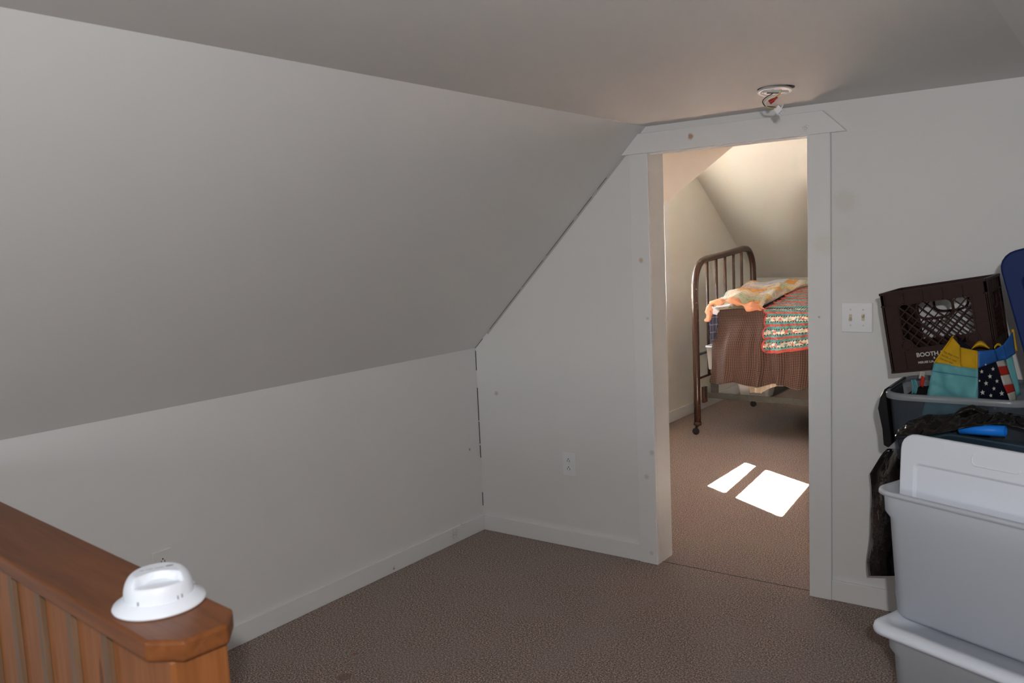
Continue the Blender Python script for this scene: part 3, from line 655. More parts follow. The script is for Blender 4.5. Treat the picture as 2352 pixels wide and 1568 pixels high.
# charcoal bins that carry the clear tote behind
def bin_(loc, W, D, H, label):
    t = empty('lidded_bin', loc, (0, 0, 0), label, 'storage bin', 'charcoal bins behind the totes')
    MB().loft([rrect(W - 0.05, D - 0.05, 0.03, 0), rrect(W - 0.02, D - 0.02, 0.035, H - 0.03), rrect(W - 0.03, D - 0.03, 0.03, H - 0.028)]).build('tub', M['grey_bin'], t, smooth=True, fix=True)
    MB().loft([rrect(W, D, 0.04, H - 0.03), rrect(W, D, 0.04, H - 0.008), rrect(W - 0.02, D - 0.02, 0.035, H), rrect(W - 0.08, D - 0.08, 0.03, H)]).build('lid', M['grey_bin'], t, smooth=False, fix=True)
bin_((2.305, -0.275, 0), 0.37, 0.36, 0.733, 'charcoal lidded bin under the clear latching tote')
bin_((2.72, -0.33, 0), 0.36, 0.42, 0.658, 'charcoal lidded bin under the navy lid at right')

# clear tote with black latches
ct = empty('latching_tote', (2.297, -0.400, 0.735), (0, 0, 0), 'clear grey tote with black side latches holding shopping bags', 'storage tote')
CW, CD_, CH = 0.405, 0.40, 0.221
MB().loft([rrect(CW - 0.07, CD_ - 0.07, 0.05, 0), rrect(CW - 0.05, CD_ - 0.05, 0.055, 0.012), rrect(CW - 0.02, CD_ - 0.02, 0.06, CH - 0.020), rrect(CW - 0.02, CD_ - 0.02, 0.06, CH - 0.016), rrect(CW, CD_, 0.066, CH - 0.016),
           rrect(CW, CD_, 0.066, CH - 0.002), rrect(CW - 0.006, CD_ - 0.006, 0.064, CH), rrect(CW - 0.022, CD_ - 0.022, 0.06, CH), rrect(CW - 0.026, CD_ - 0.026, 0.058, CH - 0.02), rrect(CW - 0.056, CD_ - 0.056, 0.052, 0.016)]).build('tub', M['tote_clear'], ct, smooth=True, fix=True)
MB().loft([rrect(CW + 0.002, CD_ + 0.002, 0.067, CH - 0.018), rrect(CW + 0.004, CD_ + 0.004, 0.068, CH - 0.012), rrect(CW + 0.004, CD_ + 0.004, 0.068, CH - 0.002), rrect(CW - 0.002, CD_ - 0.002, 0.066, CH + 0.0015), rrect(CW - 0.020, CD_ - 0.020, 0.060, CH + 0.0015)], False, False).build('rim', M['tote_rim'], ct, smooth=True)
lp = MB()
lp.prism([atY(u, v, -0.545) for u, v in ((2016, 938), (2021, 912), (2031, 893), (2036, 915), (2049, 1020), (2040, 1028), (2029, 1022), (2026, 985))], (0, 0.24, 0))
lp.build('latch', M['latch'], ct, False, True, bevel=0.003)
lp = MB(); lp.prism([(0.203, -0.10, 0.197), (0.214, -0.12, 0.125), (0.195, -0.12, 0.045), (0.185, -0.12, 0.065), (0.196, -0.12, 0.195)], (0, 0.20, 0)); lp.build('latch', M['latch'], ct, bevel=0.004)
MB().prism([(-0.2, -0.10, 0.213), (-0.206, -0.10, 0.211), (-0.206, -0.10, 0.225), (-0.198, -0.10, 0.226)], (0, 0.22, 0)).build('latch_bar', M['latch'], ct)
# dark clothes inside it
dc = empty('folded_cloth', (2.297, -0.40, 0.752), (0, 0, 0), 'black cloth bundle stuffed into the clear latching tote', 'cloth')
def lump(cx, cy, rx, ry, z0, z1, seed, mat, name, parent, nz=0.012):
    rings = []
    for kz in range(9):
        t = kz / 8; q = (1 - max(0, (t - 0.55) / 0.45) ** 2.2) ** 0.5 if t > 0.55 else 1
        ring = []
        for i in range(28):
            a = 2 * PI * i / 28; sx_ = abs(math.cos(a)) ** 0.55 * (1 if math.cos(a) > 0 else -1); sy_ = abs(math.sin(a)) ** 0.55 * (1 if math.sin(a) > 0 else -1)
            p = Vector((cx + rx * q * sx_, cy + ry * q * sy_, z0 + (z1 - z0) * t)); nn = fbm(p + Vector((seed, 0, 0)), 14)
            ring.append(p + Vector((sx_, sy_, 0.6)) * nz * nn if 0 < kz else p)
        rings.append(ring)
    return MB().loft(rings).build(name, mat, parent, smooth=True, fix=True)
lump(-0.06, 0.075, 0.118, 0.075, 0.002, 0.198, 3, M['blackcloth'], 'bundle', dc)
lump(-0.128, 0.02, 0.045, 0.12, 0.002, 0.192, 5, M['blackcloth'], 'bundle', dc)
lump(-0.10, -0.10, 0.068, 0.06, 0.002, 0.12, 8, M['navycloth'], 'bundle', dc)
tl = MB().grid(lambda i, j: atY(2093 + 10 * i + 4 * math.sin(j * 3), 872 + 32 * j, -0.46 + 0.02 * math.sin(i * PI)), 4, 8).build('strap_loop', M['teal'], dc, True, True, solid=0.002)
MB().grid(lambda i, j: atY(2114 + 13 * i - 4 * j, 853 + 16 * j, -0.44 + 0.01 * i), 4, 6).build('label_flap', M['bagwhite'], dc, True, True, solid=0.002)
MB().grid(lambda i, j: atY(2117 + 8 * i - 5 * j, 862 + 22 * j + 6 * i, -0.455), 3, 6).build('red_flap', M['bagred'], dc, True, True, solid=0.002)

# milk crate, tilted
CWd, CHt, CDp = 0.312, 0.270, 0.300
TILT = -math.radians(8.6)
crt = empty('milk_crate', (2.074, -0.362, 0.982), (0, TILT, 0), 'dark brown plastic milk crate tilted on the clear tote', 'crate')
TH = 0.007
def crate_wall(name, ox, oy, ux, uy, Wd, outward):
    """wall in local coordinates: origin (ox,oy), runs along (ux,uy); outward = normal pointing out of crate"""
    U = Vector((ux, uy, 0)); N = Vector((outward[0], outward[1], 0)); O = Vector((ox, oy, 0))
    def P(a, z, o=0): return O + U * a + Vector((0, 0, z)) + N * o
    def slab(b_, a0, a1, z0, z1, o0, o1): b_.prism([P(a0, z0, o0), P(a1, z0, o0), P(a1, z1, o0), P(a0, z1, o0)], N * (o1 - o0))
    zb, zt = 0.078, CHt - 0.046; a0, a1 = 0.050, Wd - 0.050
    b = MB()
    slab(b, 0, Wd, 0, zb, -TH, 0); slab(b, 0, Wd, zt, CHt, -TH, 0)
    slab(b, 0, a0, zb, zt, -TH, 0); slab(b, a1, Wd, zb, zt, -TH, 0)
    w_ = b.build('wall_panel', M['crate'], crt, fix=True)
    b = MB()
    # raised ribs and bands
    slab(b, 0, Wd, CHt - 0.008, CHt, 0, 0.005); slab(b, 0, Wd, zt - 0.002, zt + 0.004, 0, 0.004)
    slab(b, 0, Wd, 0, 0.007, 0, 0.004); slab(b, 0, Wd, zb - 0.004, zb, 0, 0.003)
    for k_ in range(6):
        a = 0.010 + (Wd - 0.02) * k_ / 5; slab(b, a - 0.0015, a + 0.0015, zt, CHt - 0.006, 0, 0.004)
    for a in (0.003, a0 - 0.004, a1 + 0.004, Wd - 0.003):
        slab(b, a - 0.0015, a + 0.0015, 0.004, zt, 0, 0.003)
    for z in (0.10, 0.135, 0.17): slab(b, 0.006, 0.024, z, z + 0.0018, 0, 0.003); slab(b, Wd - 0.024, Wd - 0.006, z, z + 0.0018, 0, 0.003)
    b.build('rib', M['crate'], w_, fix=True)
    # lattice of diagonal bars clipped to the opening, leaving the hand hole free
    b = MB(); pit = 0.0235; hcx, hcz, hrx, hrz = Wd / 2, zt - 0.026, 0.054, 0.031
    def inside_hole(a, z): 
        return ((abs(a - hcx) / hrx) ** 3 + (abs(z - hcz) / hrz) ** 3) < 1
    for sgn in (1, -1):
        k_ = -20
        while k_ < 30:
            # line a = c0 + sgn * z
            c0 = k_ * pit * 1.414
            pts = []
            n_ = 60
            run = None
            for s in range(n_ + 1):
                z = zb + (zt - zb) * s / n_; a = c0 + sgn * z
                ok = a0 - 0.004 <= a <= a1 + 0.004 and not inside_hole(a, z)
                if ok and run is None: run = (a, z)
                if (not ok or s == n_) and run is not None:
                    e_ = (a, z); 
                    if abs(e_[1] - run[1]) > 0.004:
                        dd = Vector((sgn, 1)).normalized() * 0.0; hw_ = 0.0019
                        nx, nz_ = 0.707 * hw_, -sgn * 0.707 * hw_
                        oo = -0.006 if sgn > 0 else -0.0045
                        b.prism([P(run[0] - nx, run[1] - nz_, oo), P(run[0] + nx, run[1] + nz_, oo), P(e_[0] + nx, e_[1] + nz_, oo), P(e_[0] - nx, e_[1] - nz_, oo)], N * 0.005)
                    run = None
            k_ += 1
    b.build('lattice', M['crate'], w_, fix=True)
    ring = []
    for i in range(36):
        a = 2 * PI * i / 36; cx_, sz_ = math.cos(a), math.sin(a)
        ring.append(P(hcx + hrx * abs(cx_) ** 0.667 * (1 if cx_ > 0 else -1), hcz + hrz * abs(sz_) ** 0.667 * (1 if sz_ > 0 else -1), -0.004))
    MB().tube(ring, 0.0042, 6, closed=True).build('hand_hole_rim', M['crate'], w_, smooth=True)
    return w_
fw_ = crate_wall('front', 0, 0, 1, 0, CWd, (0, -1))
crate_wall('back', CWd, CDp, -1, 0, CWd, (0, 1))
crate_wall('side', CWd, 0, 0, 1, CDp, (1, 0))
crate_wall('side', 0, CDp, 0, -1, CDp, (-1, 0))
b = MB().box(0.004, CWd - 0.004, 0.004, 0.03, 0, 0.006).box(0.004, CWd - 0.004, CDp - 0.03, CDp - 0.004, 0, 0.006)
for i in range(8): b.box(0.02 + i * 0.036, 0.03 + i * 0.036, 0.03, CDp - 0.03, 0, 0.006); b.box(0.004, CWd - 0.004, 0.02 + i * 0.034, 0.03 + i * 0.034, 0, 0.006)
b.build('base_grid', M['crate'], crt)
for x_ in (0.058, CWd - 0.058):
    MB().lathe([(0.021, 0.0), (0.021, 0.0035), (0.016, 0.0035), (0.015, 0.0008), (0.0, 0.0008)], (x_, 0, 0.088), 20, '-y').build('round_boss', M['crate'], crt, fix=True)
for txt, size, x_, z_ in (('BOOTH B', 0.0190, 0.081, 0.047), ('B', 0.0095, 0.131, 0.036), ('MISUSE LIA', 0.0098, 0.083, 0.025)):
    t_ = text_obj(txt, size, M['crate_text'], crt, bold=size * 0.022); t_.rotation_euler = (PI / 2, 0, 0); t_.location = (x_, -0.0006, z_)

# navy lid leaning at the right
tl0 = atY(2290, 585, -0.47)
tilt2 = -math.radians(14.5)
W2, H2 = 0.46, 0.672
# bottom centre from the top-left corner
ux_ = Vector((math.cos(tilt2), 0, -math.sin(tilt2))); uz_ = Vector((math.sin(tilt2), 0, math.cos(tilt2)))
bc = tl0 + ux_ * (W2 / 2) - uz_ * H2
flat_lid('tote_lid', bc, (0.0, tilt2, 0), W2, H2, M['navy'], 'dark navy plastic lid leaning in front of the milk crate', r=0.05, handle=False)

# reusable shopping bag in the clear tote
sb = empty('shopping_bag', (2.33, -0.47, 0.755), (0, 0, 0), 'reusable teal and yellow shopping bag with flag print side', 'shopping bag')
def quad(pts, ys, nu, nv, mat, name, parent, wr=0.0, seed=0, solid=0.0016):
    """panel through four photo corners (tl, tr, br, bl) at given depths"""
    C4 = [atY(u, v, y) for (u, v), y in zip(pts, ys)]
    def fn(i, j):
        p = (C4[0] * (1 - i) + C4[1] * i) * (1 - j) + (C4[3] * (1 - i) + C4[2] * i) * j
        return p + Vector((0, -1, 0)) * wr * (fbm(p + Vector((seed, 0, 0)), 22, 3) - 0.2)
    return MB().grid(fn, nu, nv).build(name, mat, parent, True, True, solid=solid)
tp_ = quad([(2146, 832), (2246, 846), (2247, 960), (2118, 955)], [-0.475, -0.535, -0.535, -0.50], 16, 18, M['teal'], 'front_panel', sb, 0.020, 1)
MB().tube([atY(2138 + (2246 - 2138) * i / 12, 851.5 + (867 - 851.5) * i / 12, -0.480 - 0.062 * i / 12 - 0.004) for i in range(13)], 0.0006, 5).build('seam', M['bagblue'], tp_, False, True)
quad([(2186, 772), (2205, 793), (2208, 843), (2146, 832)], [-0.43, -0.45, -0.508, -0.475], 10, 12, M['yellow'], 'front_band', sb, 0.004, 2)
quad([(2204, 797), (2246, 806), (2246, 847), (2207, 842)], [-0.475, -0.52, -0.535, -0.505], 10, 8, M['yellow'], 'front_band', sb, 0.006, 5)
MB().tube([atY(2190, 771, -0.432), atY(2165, 805, -0.455), atY(2146, 833, -0.478)], 0.0022, 6).build('edge_piping', M['yellow'], sb, True, True)
MB().tube([atY(2244, 806, -0.523), atY(2243, 847, -0.538)], 0.0022, 6).build('edge_piping', M['yellow'], sb, True, True)
quad([(2199, 775), (2240, 806), (2240, 830), (2203, 830)], [-0.40, -0.42, -0.42, -0.42], 6, 6, M['bagnavy'], 'lining', sb, 0.003)
quad([(2246, 806), (2286, 803), (2292, 829), (2246, 846)], [-0.52, -0.49, -0.47, -0.535], 8, 8, M['bagblue'], 'side_band', sb, 0.005, 3)
quad([(2286, 803), (2306, 790), (2313, 824), (2293, 829)], [-0.49, -0.47, -0.46, -0.47], 6, 8, M['bagblue'], 'side_band', sb, 0.006, 4)
quad([(2306, 790), (2326, 762), (2332, 812), (2313, 824)], [-0.465, -0.43, -0.43, -0.46], 6, 8, M['bagblue'], 'side_band', sb, 0.004, 6)
fp = quad([(2246.5, 846), (2287, 830), (2318, 918), (2247, 940)], [-0.535, -0.475, -0.46, -0.535], 14, 16, M['bagnavy'], 'flag_panel', sb, 0.004, 7)
cA, cB, cC, cD = (2246.5, 846), (2287, 830), (2318, 918), (2247, 940)
for su, sv, sr in ((2264, 837, 3.0), (2281, 847, 5.0), (2255, 853, 5.0), (2274, 864, 6.0), (2250, 874, 3.0), (2265, 880, 6.0), (2290, 875, 5.0), (2283, 892, 5.0), (2257, 901, 6.5), (2301, 903, 6.5), (2276, 908, 5.0), (2268, 930, 5.0), (2285, 937, 5.0), (2312, 932, 5.0)):
    fr_ = max(0, min(1, (su - 2247) / 55)); y_ = -0.543 + 0.062 * fr_
    star = []
    for i in range(10):
        rr = sr if i % 2 == 0 else sr * 0.42; a = PI / 2 + i * PI / 5 + 0.1
        star.append(atY(su + rr * math.cos(a) * 0.9, sv - rr * math.sin(a), y_))
    MB().prism(star, (0, -0.0012, 0)).build('star', M['bagwhite'], fp, False, True)
for (pts, mt) in (([(2287, 830), (2306, 823), (2312, 840), (2291, 843)], 'bagwhite'), ([(2291, 843), (2312, 840), (2319, 859), (2298, 863)], 'bagred'), ([(2298, 863), (2319, 859), (2327, 881), (2305, 885)], 'bagwhite'), ([(2305, 885), (2327, 881), (2332, 898), (2314, 904)], 'bagred'), ([(2314, 904), (2332, 898), (2335, 918), (2320, 922)], 'bagwhite')):
    quad(pts, [-0.473, -0.44, -0.44, -0.467], 4, 4, M[mt], 'stripe', sb, 0.002, 9)
quad([(2310, 822), (2324, 812), (2345, 905), (2332, 912)], [-0.44, -0.43, -0.43, -0.44], 4, 8, M['teal'], 'gusset', sb, 0.006, 11)
MB().grid(lambda i, j: atY(2231 + 42 * i, 802 - (18 * math.sin(PI * min(1, i * 1.05)) + 4 * i) * (0.25 + 0.75 * j), -0.44 - 0.03 * math.sin(PI * j) + 0.01 * i), 12, 6).build('handle', M['yellow'], sb, True, True, solid=0.002)
MB().grid(lambda i, j: atY(2284 + 16 * i, 802 - 14 * math.sin(PI * (0.15 + 0.6 * i)) + 5 * j, -0.465 + 0.02 * i), 8, 3).build('handle', M['yellow'], sb, True, True, solid=0.002)
MB().grid(lambda i, j: atY(2323 + 6 * j + 8 * i, 756 + 50 * i, -0.42), 8, 3).build('handle', M['yellow'], sb, True, True, solid=0.002)
for txt, u_, v_, ang in (('bag does more', 2167, 808, -0.36), ('stories, it supp', 2162, 815.5, -0.36), ('that are mak', 2158, 823, -0.34)):
    o_ = text_obj(txt, 0.0082, M['bagtext'], sb, extr=0.0003)
    P_ = atY(u_, v_, -0.4985) - sb.location; o_.location = P_; o_.rotation_euler = (PI / 2, -ang, -0.28)

# black plastic bag draped over the stack and hanging down its left side
tb = empty('plastic_bag', (2.03, -0.25, 0.22), (0, 0, 0), 'crumpled shiny black trash bag draped over the totes', 'plastic bag')
def sweep(path, rad, n, seed, nz):
    P = [Vector(p) for p in path]; rings = []
    for i, p in enumerate(P):
        t = (P[min(i + 1, len(P) - 1)] - P[max(i - 1, 0)]).normalized()
        a = t.cross(Vector((0, 0, 1)) if abs(t.z) < 0.8 else Vector((0, 1, 0))).normalized(); b_ = a.cross(t).normalized()
        ra, rb = rad[i]
        ring = []
        for k_ in range(n):
            an = 2 * PI * k_ / n; q = p + a * ra * math.cos(an) + b_ * rb * math.sin(an)
            ring.append(q + (q - p).normalized() * nz * fbm(q + Vector((seed, 0, 0)), 16, 3))
        rings.append(ring)
    return MB().loft(rings)
def spline(P, ns):
    P = [Vector(p) for p in P]; Q = []
    for i in range(len(P) - 1):
        a, b_, c_, d = P[max(i - 1, 0)], P[i], P[i + 1], P[min(i + 2, len(P) - 1)]
        for s in range(ns):
            t = s / ns; Q.append(0.5 * ((2 * b_) + (c_ - a) * t + (2 * a - 5 * b_ + 4 * c_ - d) * t * t + (3 * b_ - a - 3 * c_ + d) * t ** 3))
    Q.append(P[-1]); return Q
LO = [(2056, 1004), (2100, 1004), (2150, 997), (2200, 986), (2240, 979), (2300, 972), (2352, 986), (2430, 1002)]
HI = [(2064, 988), (2088, 966), (2130, 951), (2200, 949), (2236, 941), (2270, 947), (2310, 945), (2352, 953), (2430, 968)]
def along(C_, t):
    x_ = C_[0][0] + (C_[-1][0] - C_[0][0]) * t
    for a, b_ in zip(C_, C_[1:]):
        if x_ <= b_[0]: return x_, a[1] + (b_[1] - a[1]) * (x_ - a[0]) / (b_[0] - a[0])
    return C_[-1]
def film(i, j):
    ul, vl = along(LO, i); uh, vh = along(HI, i)
    p = atY(ul, vl, -0.715).lerp(atY(uh, vh, -0.635), j)
    a = math.sin(PI * j) ** 0.7
    n_ = abs(fbm(p + Vector((3, 0, 0)), 20, 3)); n2_ = fbm(p, 55, 2)
    if j >= 0.999: p.z -= 0.012
    return p + Vector((0, -0.3, 1)) * (0.010 * a - 0.022 * n_ * a + 0.004 * n2_ * a)
MB().grid(film, 90, 18).build('top_fold', M['trash'], tb, True, True, solid=0.002)
kn = sweep(spline([atY(2197, 951, -0.645), atY(2215, 942, -0.645), atY(2240, 938, -0.645), atY(2265, 950, -0.65)], 5), [(0.016, 0.008 + 0.004 * math.sin(PI * i / 15)) for i in range(16)], 12, 9, 0.010)
kn.build('knot', M['trash'], tb, smooth=True, world=True)
def hang(i, j):
    vv = 1030 + (1322 - 1030) * j
    if vv < 1085: le = 2038 - 38 * ((vv - 1030) / 55) ** 0.8
    else: le = 1999 + 5 * math.sin((vv - 1085) / 38.0) + (6 if 1180 < vv < 1290 else 0) * math.sin((vv - 1180) / 110 * PI) - 3 * j
    u_ = le + (2085 - le) * i
    y_ = -0.20 - 0.10 * i + 0.02 * math.sin(7 * i + 3 * j) + 0.012 * fbm((i * 3, j * 6, 1), 1.3)
    return atY(u_, vv, y_)
MB().grid(hang, 14, 36).build('hanging_side', M['trash'], tb, True, True, solid=0.003)

# bright blue tube on the blue-grey lid
tu = empty('plastic_tube', atY(2265, 992, -0.70), (0, 0, 0), 'bright blue plastic tube lying beneath the black bag', 'tube')
ring_o = MB().tube([atY(2205, 984, -0.695), atY(2260, 987, -0.705), atY(2310, 990, -0.715)], 0.0135, 14, cap=False)
ring_o.build('sleeve', M['blue_tube'], tu, True, True, solid=0.003)

# ------------------------------------------------------------------ bedroom: iron bed
HX = 0.10
bed = empty('iron_bed', (1.1, 3.05, 0), (0, 0, 0), 'old brown enamel tubular iron bed in the back bedroom', 'bed')
def bow(xp, ztop, name):
    y0, y1, r_ = 2.472, 3.655, 0.17
    pts = [(xp, y0, 0.075), (xp, y0, 0.30), (xp, y0, 0.60), (xp, y0, ztop - r_ - 0.05)]
    for i in range(1, 8):
        a = PI / 2 * i / 8; pts.append((xp, y0 + r_ * (1 - math.cos(a)), ztop - r_ - 0.05 + (r_ + 0.03) * math.sin(a)))
    pts += [(xp, y0 + r_ + 0.05, ztop - 0.01), (xp, (y0 + y1) / 2, ztop + 0.015), (xp, y1 - r_ - 0.05, ztop + 0.045)]
    for i in range(1, 8):
        a = PI / 2 * (1 - i / 8); pts.append((xp, y1 - r_ * (1 - math.cos(a)), ztop - r_ + 0.01 + (r_ + 0.035) * math.sin(a)))
    pts += [(xp, y1, ztop - r_ - 0.05), (xp, y1, 0.60), (xp, y1, 0.075)]
    MB().tube(pts, 0.0255, 14).build(name, M['bed_metal'], bed, True, True)
bow(HX, 1.312, 'headboard_tube'); bow(2.15, 0.95, 'footboard_tube')
for xp, zt in ((HX, 1.312), (2.15, 0.95)):
    for i in range(5):
        y = 2.700 + i * 0.174
        MB().tube([(xp, y, 0.42), (xp, y, zt - (0.055 if i == 5 else 0.0) + 0.02 * (i / 5))], 0.0115, 8).build('spindle', M['bed_metal'], bed, True, True)
    MB().tube([(xp, 2.472, 0.60 if xp < 1 else 0.42), (xp, 3.655, 0.60 if xp < 1 else 0.42)], 0.011, 8).build('cross_bar', M['rail_metal'], bed, True, True)
    MB().tube([(xp, 2.472, 0.42), (xp, 3.655, 0.42)], 0.009, 8).build('cross_bar', M['bed_metal'], bed, True, True)
    for y in (2.472, 3.655):
        ft = MB().lathe([(0.026, 0.10), (0.030, 0.094), (0.031, 0.080), (0.026, 0.072), (0.012, 0.066), (0.0, 0.066)], (xp, y, 0), 16).build('foot_ferrule', M['bed_metal'], bed, True, True, fix=True)
        MB().lathe([(0.0, -0.009), (0.022, -0.009), (0.026, -0.006), (0.026, 0.006), (0.022, 0.009), (0.0, 0.009)], (xp - 0.012, y - 0.006, 0.0265), 18, '-y').build('caster', M['rubber'], bed, True, True, fix=True)
        MB().prism([(xp - 0.020, y - 0.013, 0.030), (xp + 0.008, y - 0.013, 0.066), (xp - 0.012, y - 0.013, 0.066)], (0, 0.026, 0)).build('caster_fork', M['bed_metal'], bed, False, True)
for y in (2.545, 3.60):
    MB().box(0.14, 2.13, y - 0.003, y + 0.003, 0.270, 0.312).box(0.14, 2.13, y, y + 0.030 * (1 if y < 3 else -1), 0.270, 0.275).build('side_rail', M['rail_metal'], bed, False, True, fix=True)
    MB().box(0.125, 0.150, y - 0.05, y + 0.006, 0.24, 0.36).build('rail_hook', M['bed_metal'], bed, False, True, bevel=0.004)
    MB().box(0.195, 0.225, y + 0.026, y + 0.034, 0.275, 0.455).box(0.165, 0.195, y + 0.026, y + 0.034, 0.275, 0.41).build('spring_post', M['rail_metal'], bed, False, True)
MB().box(0.19, 2.08, 2.555, 3.59, 0.455, 0.475).build('spring_deck', M['rail_metal'], bed, False, True)

# mattress
def topz(x, y):
    t = max(0, min(1, (y - 2.55) / 0.9)); return 0.930 + 0.075 * (t * t * (3 - 2 * t))
mt_ = MB()
rings = []
for z, ins in ((0.478, 0.03), (0.50, 0.0), (0.86, 0.0), (0.90, 0.01), (0.915, 0.04)):
    rings.append([Vector((p.x, p.y, z + (0.075 * max(0, min(1, (p.y - 2.55) / 0.9)) if z > 0.8 else 0) + 0.004 * fbm((p.x, p.y, z), 9))) for p in rrect(1.79 - 2 * ins, 1.02 - 2 * ins, 0.07, 0, 6, 1.15, 3.075)])
mt_.loft(rings)
mo = mt_.build('mattress', M['plaid'], None, smooth=True, fix=True)
tag(mo, 'mattress in a blue plaid sheet on the iron bed', 'mattress')

# bedspread: top then drop on the near side with folds
LEN_T = 1.02; DROP = 0.535
def spread_pt(x, s, lift=0.0):
    """s measured from the far edge over the top and down the near side"""
    if s < LEN_T - 0.06:
        y = 3.57 - s; return Vector((x, y, topz(x, y) + 0.012 + lift + 0.006 * fbm((x, y, 0), 7)))
    t = s - (LEN_T - 0.06)
    ang = min(1, t / 0.10) * PI / 2
    y = 2.61 - 0.070 * math.sin(ang); z = topz(x, 2.61) + 0.010 - 0.065 * (1 - math.cos(ang))
    if t > 0.10: z -= (t - 0.10)
    dn_ = max(0, t - 0.05)
    amp = min(1, dn_ / 0.22)
    ph = x * 34 + 1.4 * math.sin(x * 9) + dn_ * 2.6
    f_ = (1 - 2 * abs(math.sin(ph * 0.5)) ** 0.8) * 0.6 + 0.45 * math.sin(ph * 0.47 + 1.3) + 0.25 * math.sin(ph * 1.9 + dn_ * 7)
    n_ = fbm((x * 5, dn_ * 1.2, 3), 1.0)
    y += -(0.046 * amp * f_) - 0.045 * amp * n_ - 0.042 * amp - 0.02 * math.sin(PI * min(1, dn_ / 0.5)) - lift
    y = min(y, 2.535 - lift)
    return Vector((x, y, z + lift * 0.3))
X0, X1 = 0.25, 2.06
def sp_fn(i, j):
    s = j * (LEN_T + DROP - 0.015)
    dn_ = max(0, s - LEN_T)
    x0 = X0 - 0.070 * min(1, dn_ / 0.5) ** 1.0 + 0.006 * math.sin(dn_ * 20)
    x = x0 + (X1 - x0) * i
    p = spread_pt(x, s)
    if j > 0.93: p.z += 0.014 * math.sin(x * 21) * (j - 0.93) / 0.07 - 0.008 * fbm((x * 3, 0, 0), 2)
    return p
bs = MB().grid(sp_fn, 220, 110, lambda i, j: (i * (X1 - X0), j * (LEN_T + DROP))).build('bedspread', M['spread'], None, smooth=True, solid=0.004)
tag(bs, 'brown fine checked bedspread hanging over the side of the bed', 'bedspread')

# crochet afghan on top
AX0, AX1 = 0.615, 1.75; AL = 0.30
A_S0 = 0.05; A_S1 = LEN_T - 0.06 + 0.10 + 0.245
def af_fn(i, j):
    s = A_S1 - (A_S1 - A_S0) * j
    vv = (A_S1 - s)
    hump = 0.022 * abs(math.sin(PI * vv / PER)) ** 0.6
    x0 = AX0 - hump + 0.015 * math.sin(vv * 4) - (0.02 if vv > 0.27 else 0)
    x = x0 + (AX1 - x0) * i
    sag = 0.050 * max(0, 1 - vv / 0.30) * (x - AX0) / 0.32 if x < AX0 + 0.4 else 0.062 * max(0, 1 - vv / 0.30)
    p = spread_pt(x, s - sag * 0.9, 0.010)
    if vv > 0.30: p.z += 0.006 * math.sin(vv * 2 * PI / PER * 1.0) + 0.008 * fbm((x * 4, vv * 5, 0), 1.0)
    return p
NJ = 150
af = empty('crochet_afghan', (1.2, 2.5, 0.70), (0, 0, 0), 'teal coral and cream crocheted afghan spread over the bed', 'afghan')
MB().grid(af_fn, 90, NJ, lambda i, j: (i * (AX1 - AX0), j * (A_S1 - A_S0))).build('crochet_rows', M['crochet'], af, True, True, solid=0.006)
edge = [Vector(af_fn(0, j / NJ)) + Vector((0, -0.003, 0.002)) for j in range(0, NJ + 1)]
hem = [Vector(af_fn(i / 90, 0)) + Vector((0, -0.002, -0.002)) for i in range(90, -1, -1)]
MB().tube(hem + edge, 0.0055, 6).build('coral_border', M['coral'], af, True, True)

# patchwork quilt folded at the head
q_ = empty('patchwork_quilt', (0.35, 3.0, 0.95), (0, 0, 0), 'folded patchwork quilt with peach lining at the head of the bed', 'quilt')
def q_sec(t):
    y = 2.475 + 1.10 * t
    xl = 0.205 - 0.10 * t; xr = 0.585 - 0.03 * math.sin(PI * t) + 0.02 * t
    zb_ = topz(0.4, max(y, 2.6)) + 0.018; zt = 1.000 + 0.105 * t + 0.014 * math.sin(PI * t * 2.5)
    if t < 0.12: zt -= 0.035 * (1 - t / 0.12) ** 2
    if t > 0.85: zt -= 0.05 * ((t - 0.85) / 0.15) ** 2
    return y, xl, xr, zb_, zt
rings = []; NQ = 60; NR = 40
qm = MB()
def q_fn(i, j):
    y, xl, xr, zb_, zt = q_sec(j)
    a = 2 * PI * i
    cx, hx = (xl + xr) / 2, (xr - xl) / 2; cz, hz = (zb_ + zt) / 2, (zt - zb_) / 2
    ce, se = math.cos(a), math.sin(a)
    x = cx + hx * abs(ce) ** 0.5 * (1 if ce > 0 else -1); z = cz + hz * abs(se) ** 0.55 * (1 if se > 0 else -1)
    n_ = fbm((x * 6, y * 6, z * 4), 1.0, 3); fold = 0.012 * math.sin((x - 0.3) * 26 + y * 7) * (0.5 + 0.5 * se)
    if se > 0: z += 0.022 * n_ + fold + 0.014 * abs(fbm((x * 14, y * 11, 2), 1.0, 2))
    if se > 0.1: z += 0.025 * math.exp(-((y - 2.95 - (x - 0.3) * 0.5) / 0.05) ** 2)
    z -= max(0, (cx - x)) * 0.10 * (1 - j)
    return (x, y + 0.012 * n_ + 0.05 * (ce > 0.2) * (1 - j) * (1 - j), z)
qm.grid(q_fn, NR, NQ, lambda i, j: (i * 1.0 + 0.05, j * 1.10))
n0 = len(qm.v)
qm.f.append([k_ for k_ in range(NR)][::-1]); qm.f.append([(NQ) * (NR + 1) + k_ for k_ in range(NR)])
qm.build('cover', M['quilt'], q_, True, True)
lin = spline([atY(1629, 738, 2.46), atY(1629, 712, 2.455), atY(1636, 696, 2.455), atY(1655, 694, 2.45), atY(1676, 691, 2.45), atY(1700, 698, 2.45), atY(1722, 704, 2.45), atY(1742, 708, 2.455), atY(1748, 703, 2.46)], 5)
sweep(lin, [(0.026, 0.018 + 0.006 * math.sin(i * 0.9)) for i in range(len(lin))], 20, 5, 0.030).build('lining_fold', M['peach'], q_, True, True)
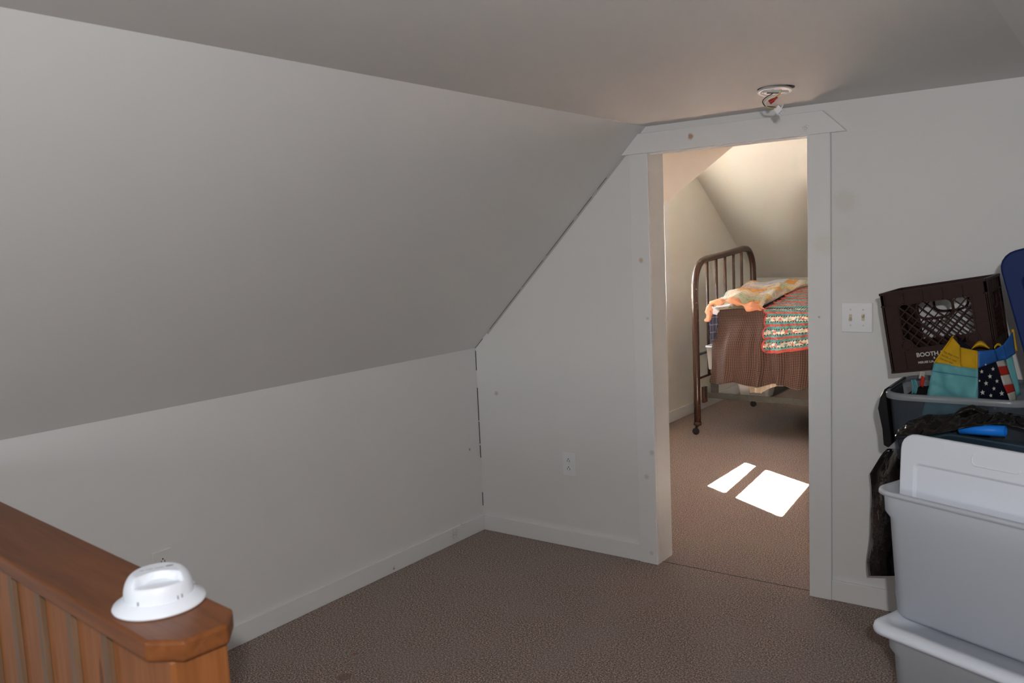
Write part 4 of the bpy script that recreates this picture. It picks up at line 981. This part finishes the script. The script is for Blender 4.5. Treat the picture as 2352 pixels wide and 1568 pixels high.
lin2 = spline([atY(1642, 722, 2.46), atY(1646, 706, 2.448), atY(1662, 703, 2.448), atY(1682, 699, 2.45)], 5)
sweep(lin2, [(0.028, 0.006) for i in range(len(lin2))], 16, 6, 0.022).build('batting_fold', M['sheet_white'], q_, True, True)

# hanging sheet corner at the head end
def sh(i, j):
    return Vector((0.178 + 0.085 * i + 0.03 * j * (1 - i), 2.475 + 0.03 * math.sin(i * 8 + j * 2) + 0.01 * j + 0.02 * fbm((i * 3, j * 3, 0), 1.5), 0.935 - 0.235 * j + 0.03 * i * j))
so = MB().grid(sh, 10, 14).build('bed_sheet', M['plaid'], None, True, solid=0.004); tag(so, 'blue plaid sheet corner hanging below the quilt', 'sheet')

# white bin tucked between headboard and bedding
wbn = empty('plastic_bin', (0.178, 2.660, 0.478), (0, 0, 0), 'small white plastic bin tucked beside the headboard post', 'bin')
MB().loft([rrect(0.08, 0.13, 0.02, 0), rrect(0.085, 0.135, 0.022, 0.01), rrect(0.105, 0.16, 0.025, 0.165), rrect(0.118, 0.172, 0.03, 0.166), rrect(0.118, 0.172, 0.03, 0.178), rrect(0.100, 0.155, 0.025, 0.178), rrect(0.078, 0.128, 0.02, 0.02)]).build('tub', M['white_plastic'], wbn, smooth=True, fix=True)
# white tub standing on the bed slats with a towel over it
for xs in (0.40, 0.55, 1.2, 1.7):
    MB().box(xs - 0.035, xs + 0.035, 2.550, 3.595, 0.2755, 0.2835).build('slat', M['wood_batten'], bed, False, True)
wt = empty('white_tub', (0.470, 2.705, 0.284), (0, 0, 0), 'white plastic tub on the bed slats under the bedspread', 'tub')
MB().loft([rrect(0.205, 0.15, 0.03, 0), rrect(0.21, 0.155, 0.03, 0.008), rrect(0.265, 0.19, 0.035, 0.155), rrect(0.25, 0.175, 0.035, 0.155), rrect(0.195, 0.14, 0.03, 0.012)]).build('tub', M['white_plastic'], wt, smooth=True, fix=True)
def towel(i, j):
    vb = 905 - 3 * math.sin(i * 9) if i < 0.38 else 905 - 21 * ((i - 0.38) / 0.62) ** 0.6
    return atY(1722 + 70 * i - 5 * (1 - j), 858 + (vb - 858) * j, 2.588 + 0.012 * math.sin(i * 17 + j * 2))
cl = MB().grid(towel, 24, 12).build('cream_towel', M['cream_cloth'], None, True, solid=0.004)
tag(cl, 'cream patterned towel hanging over the white tub under bed', 'towel')
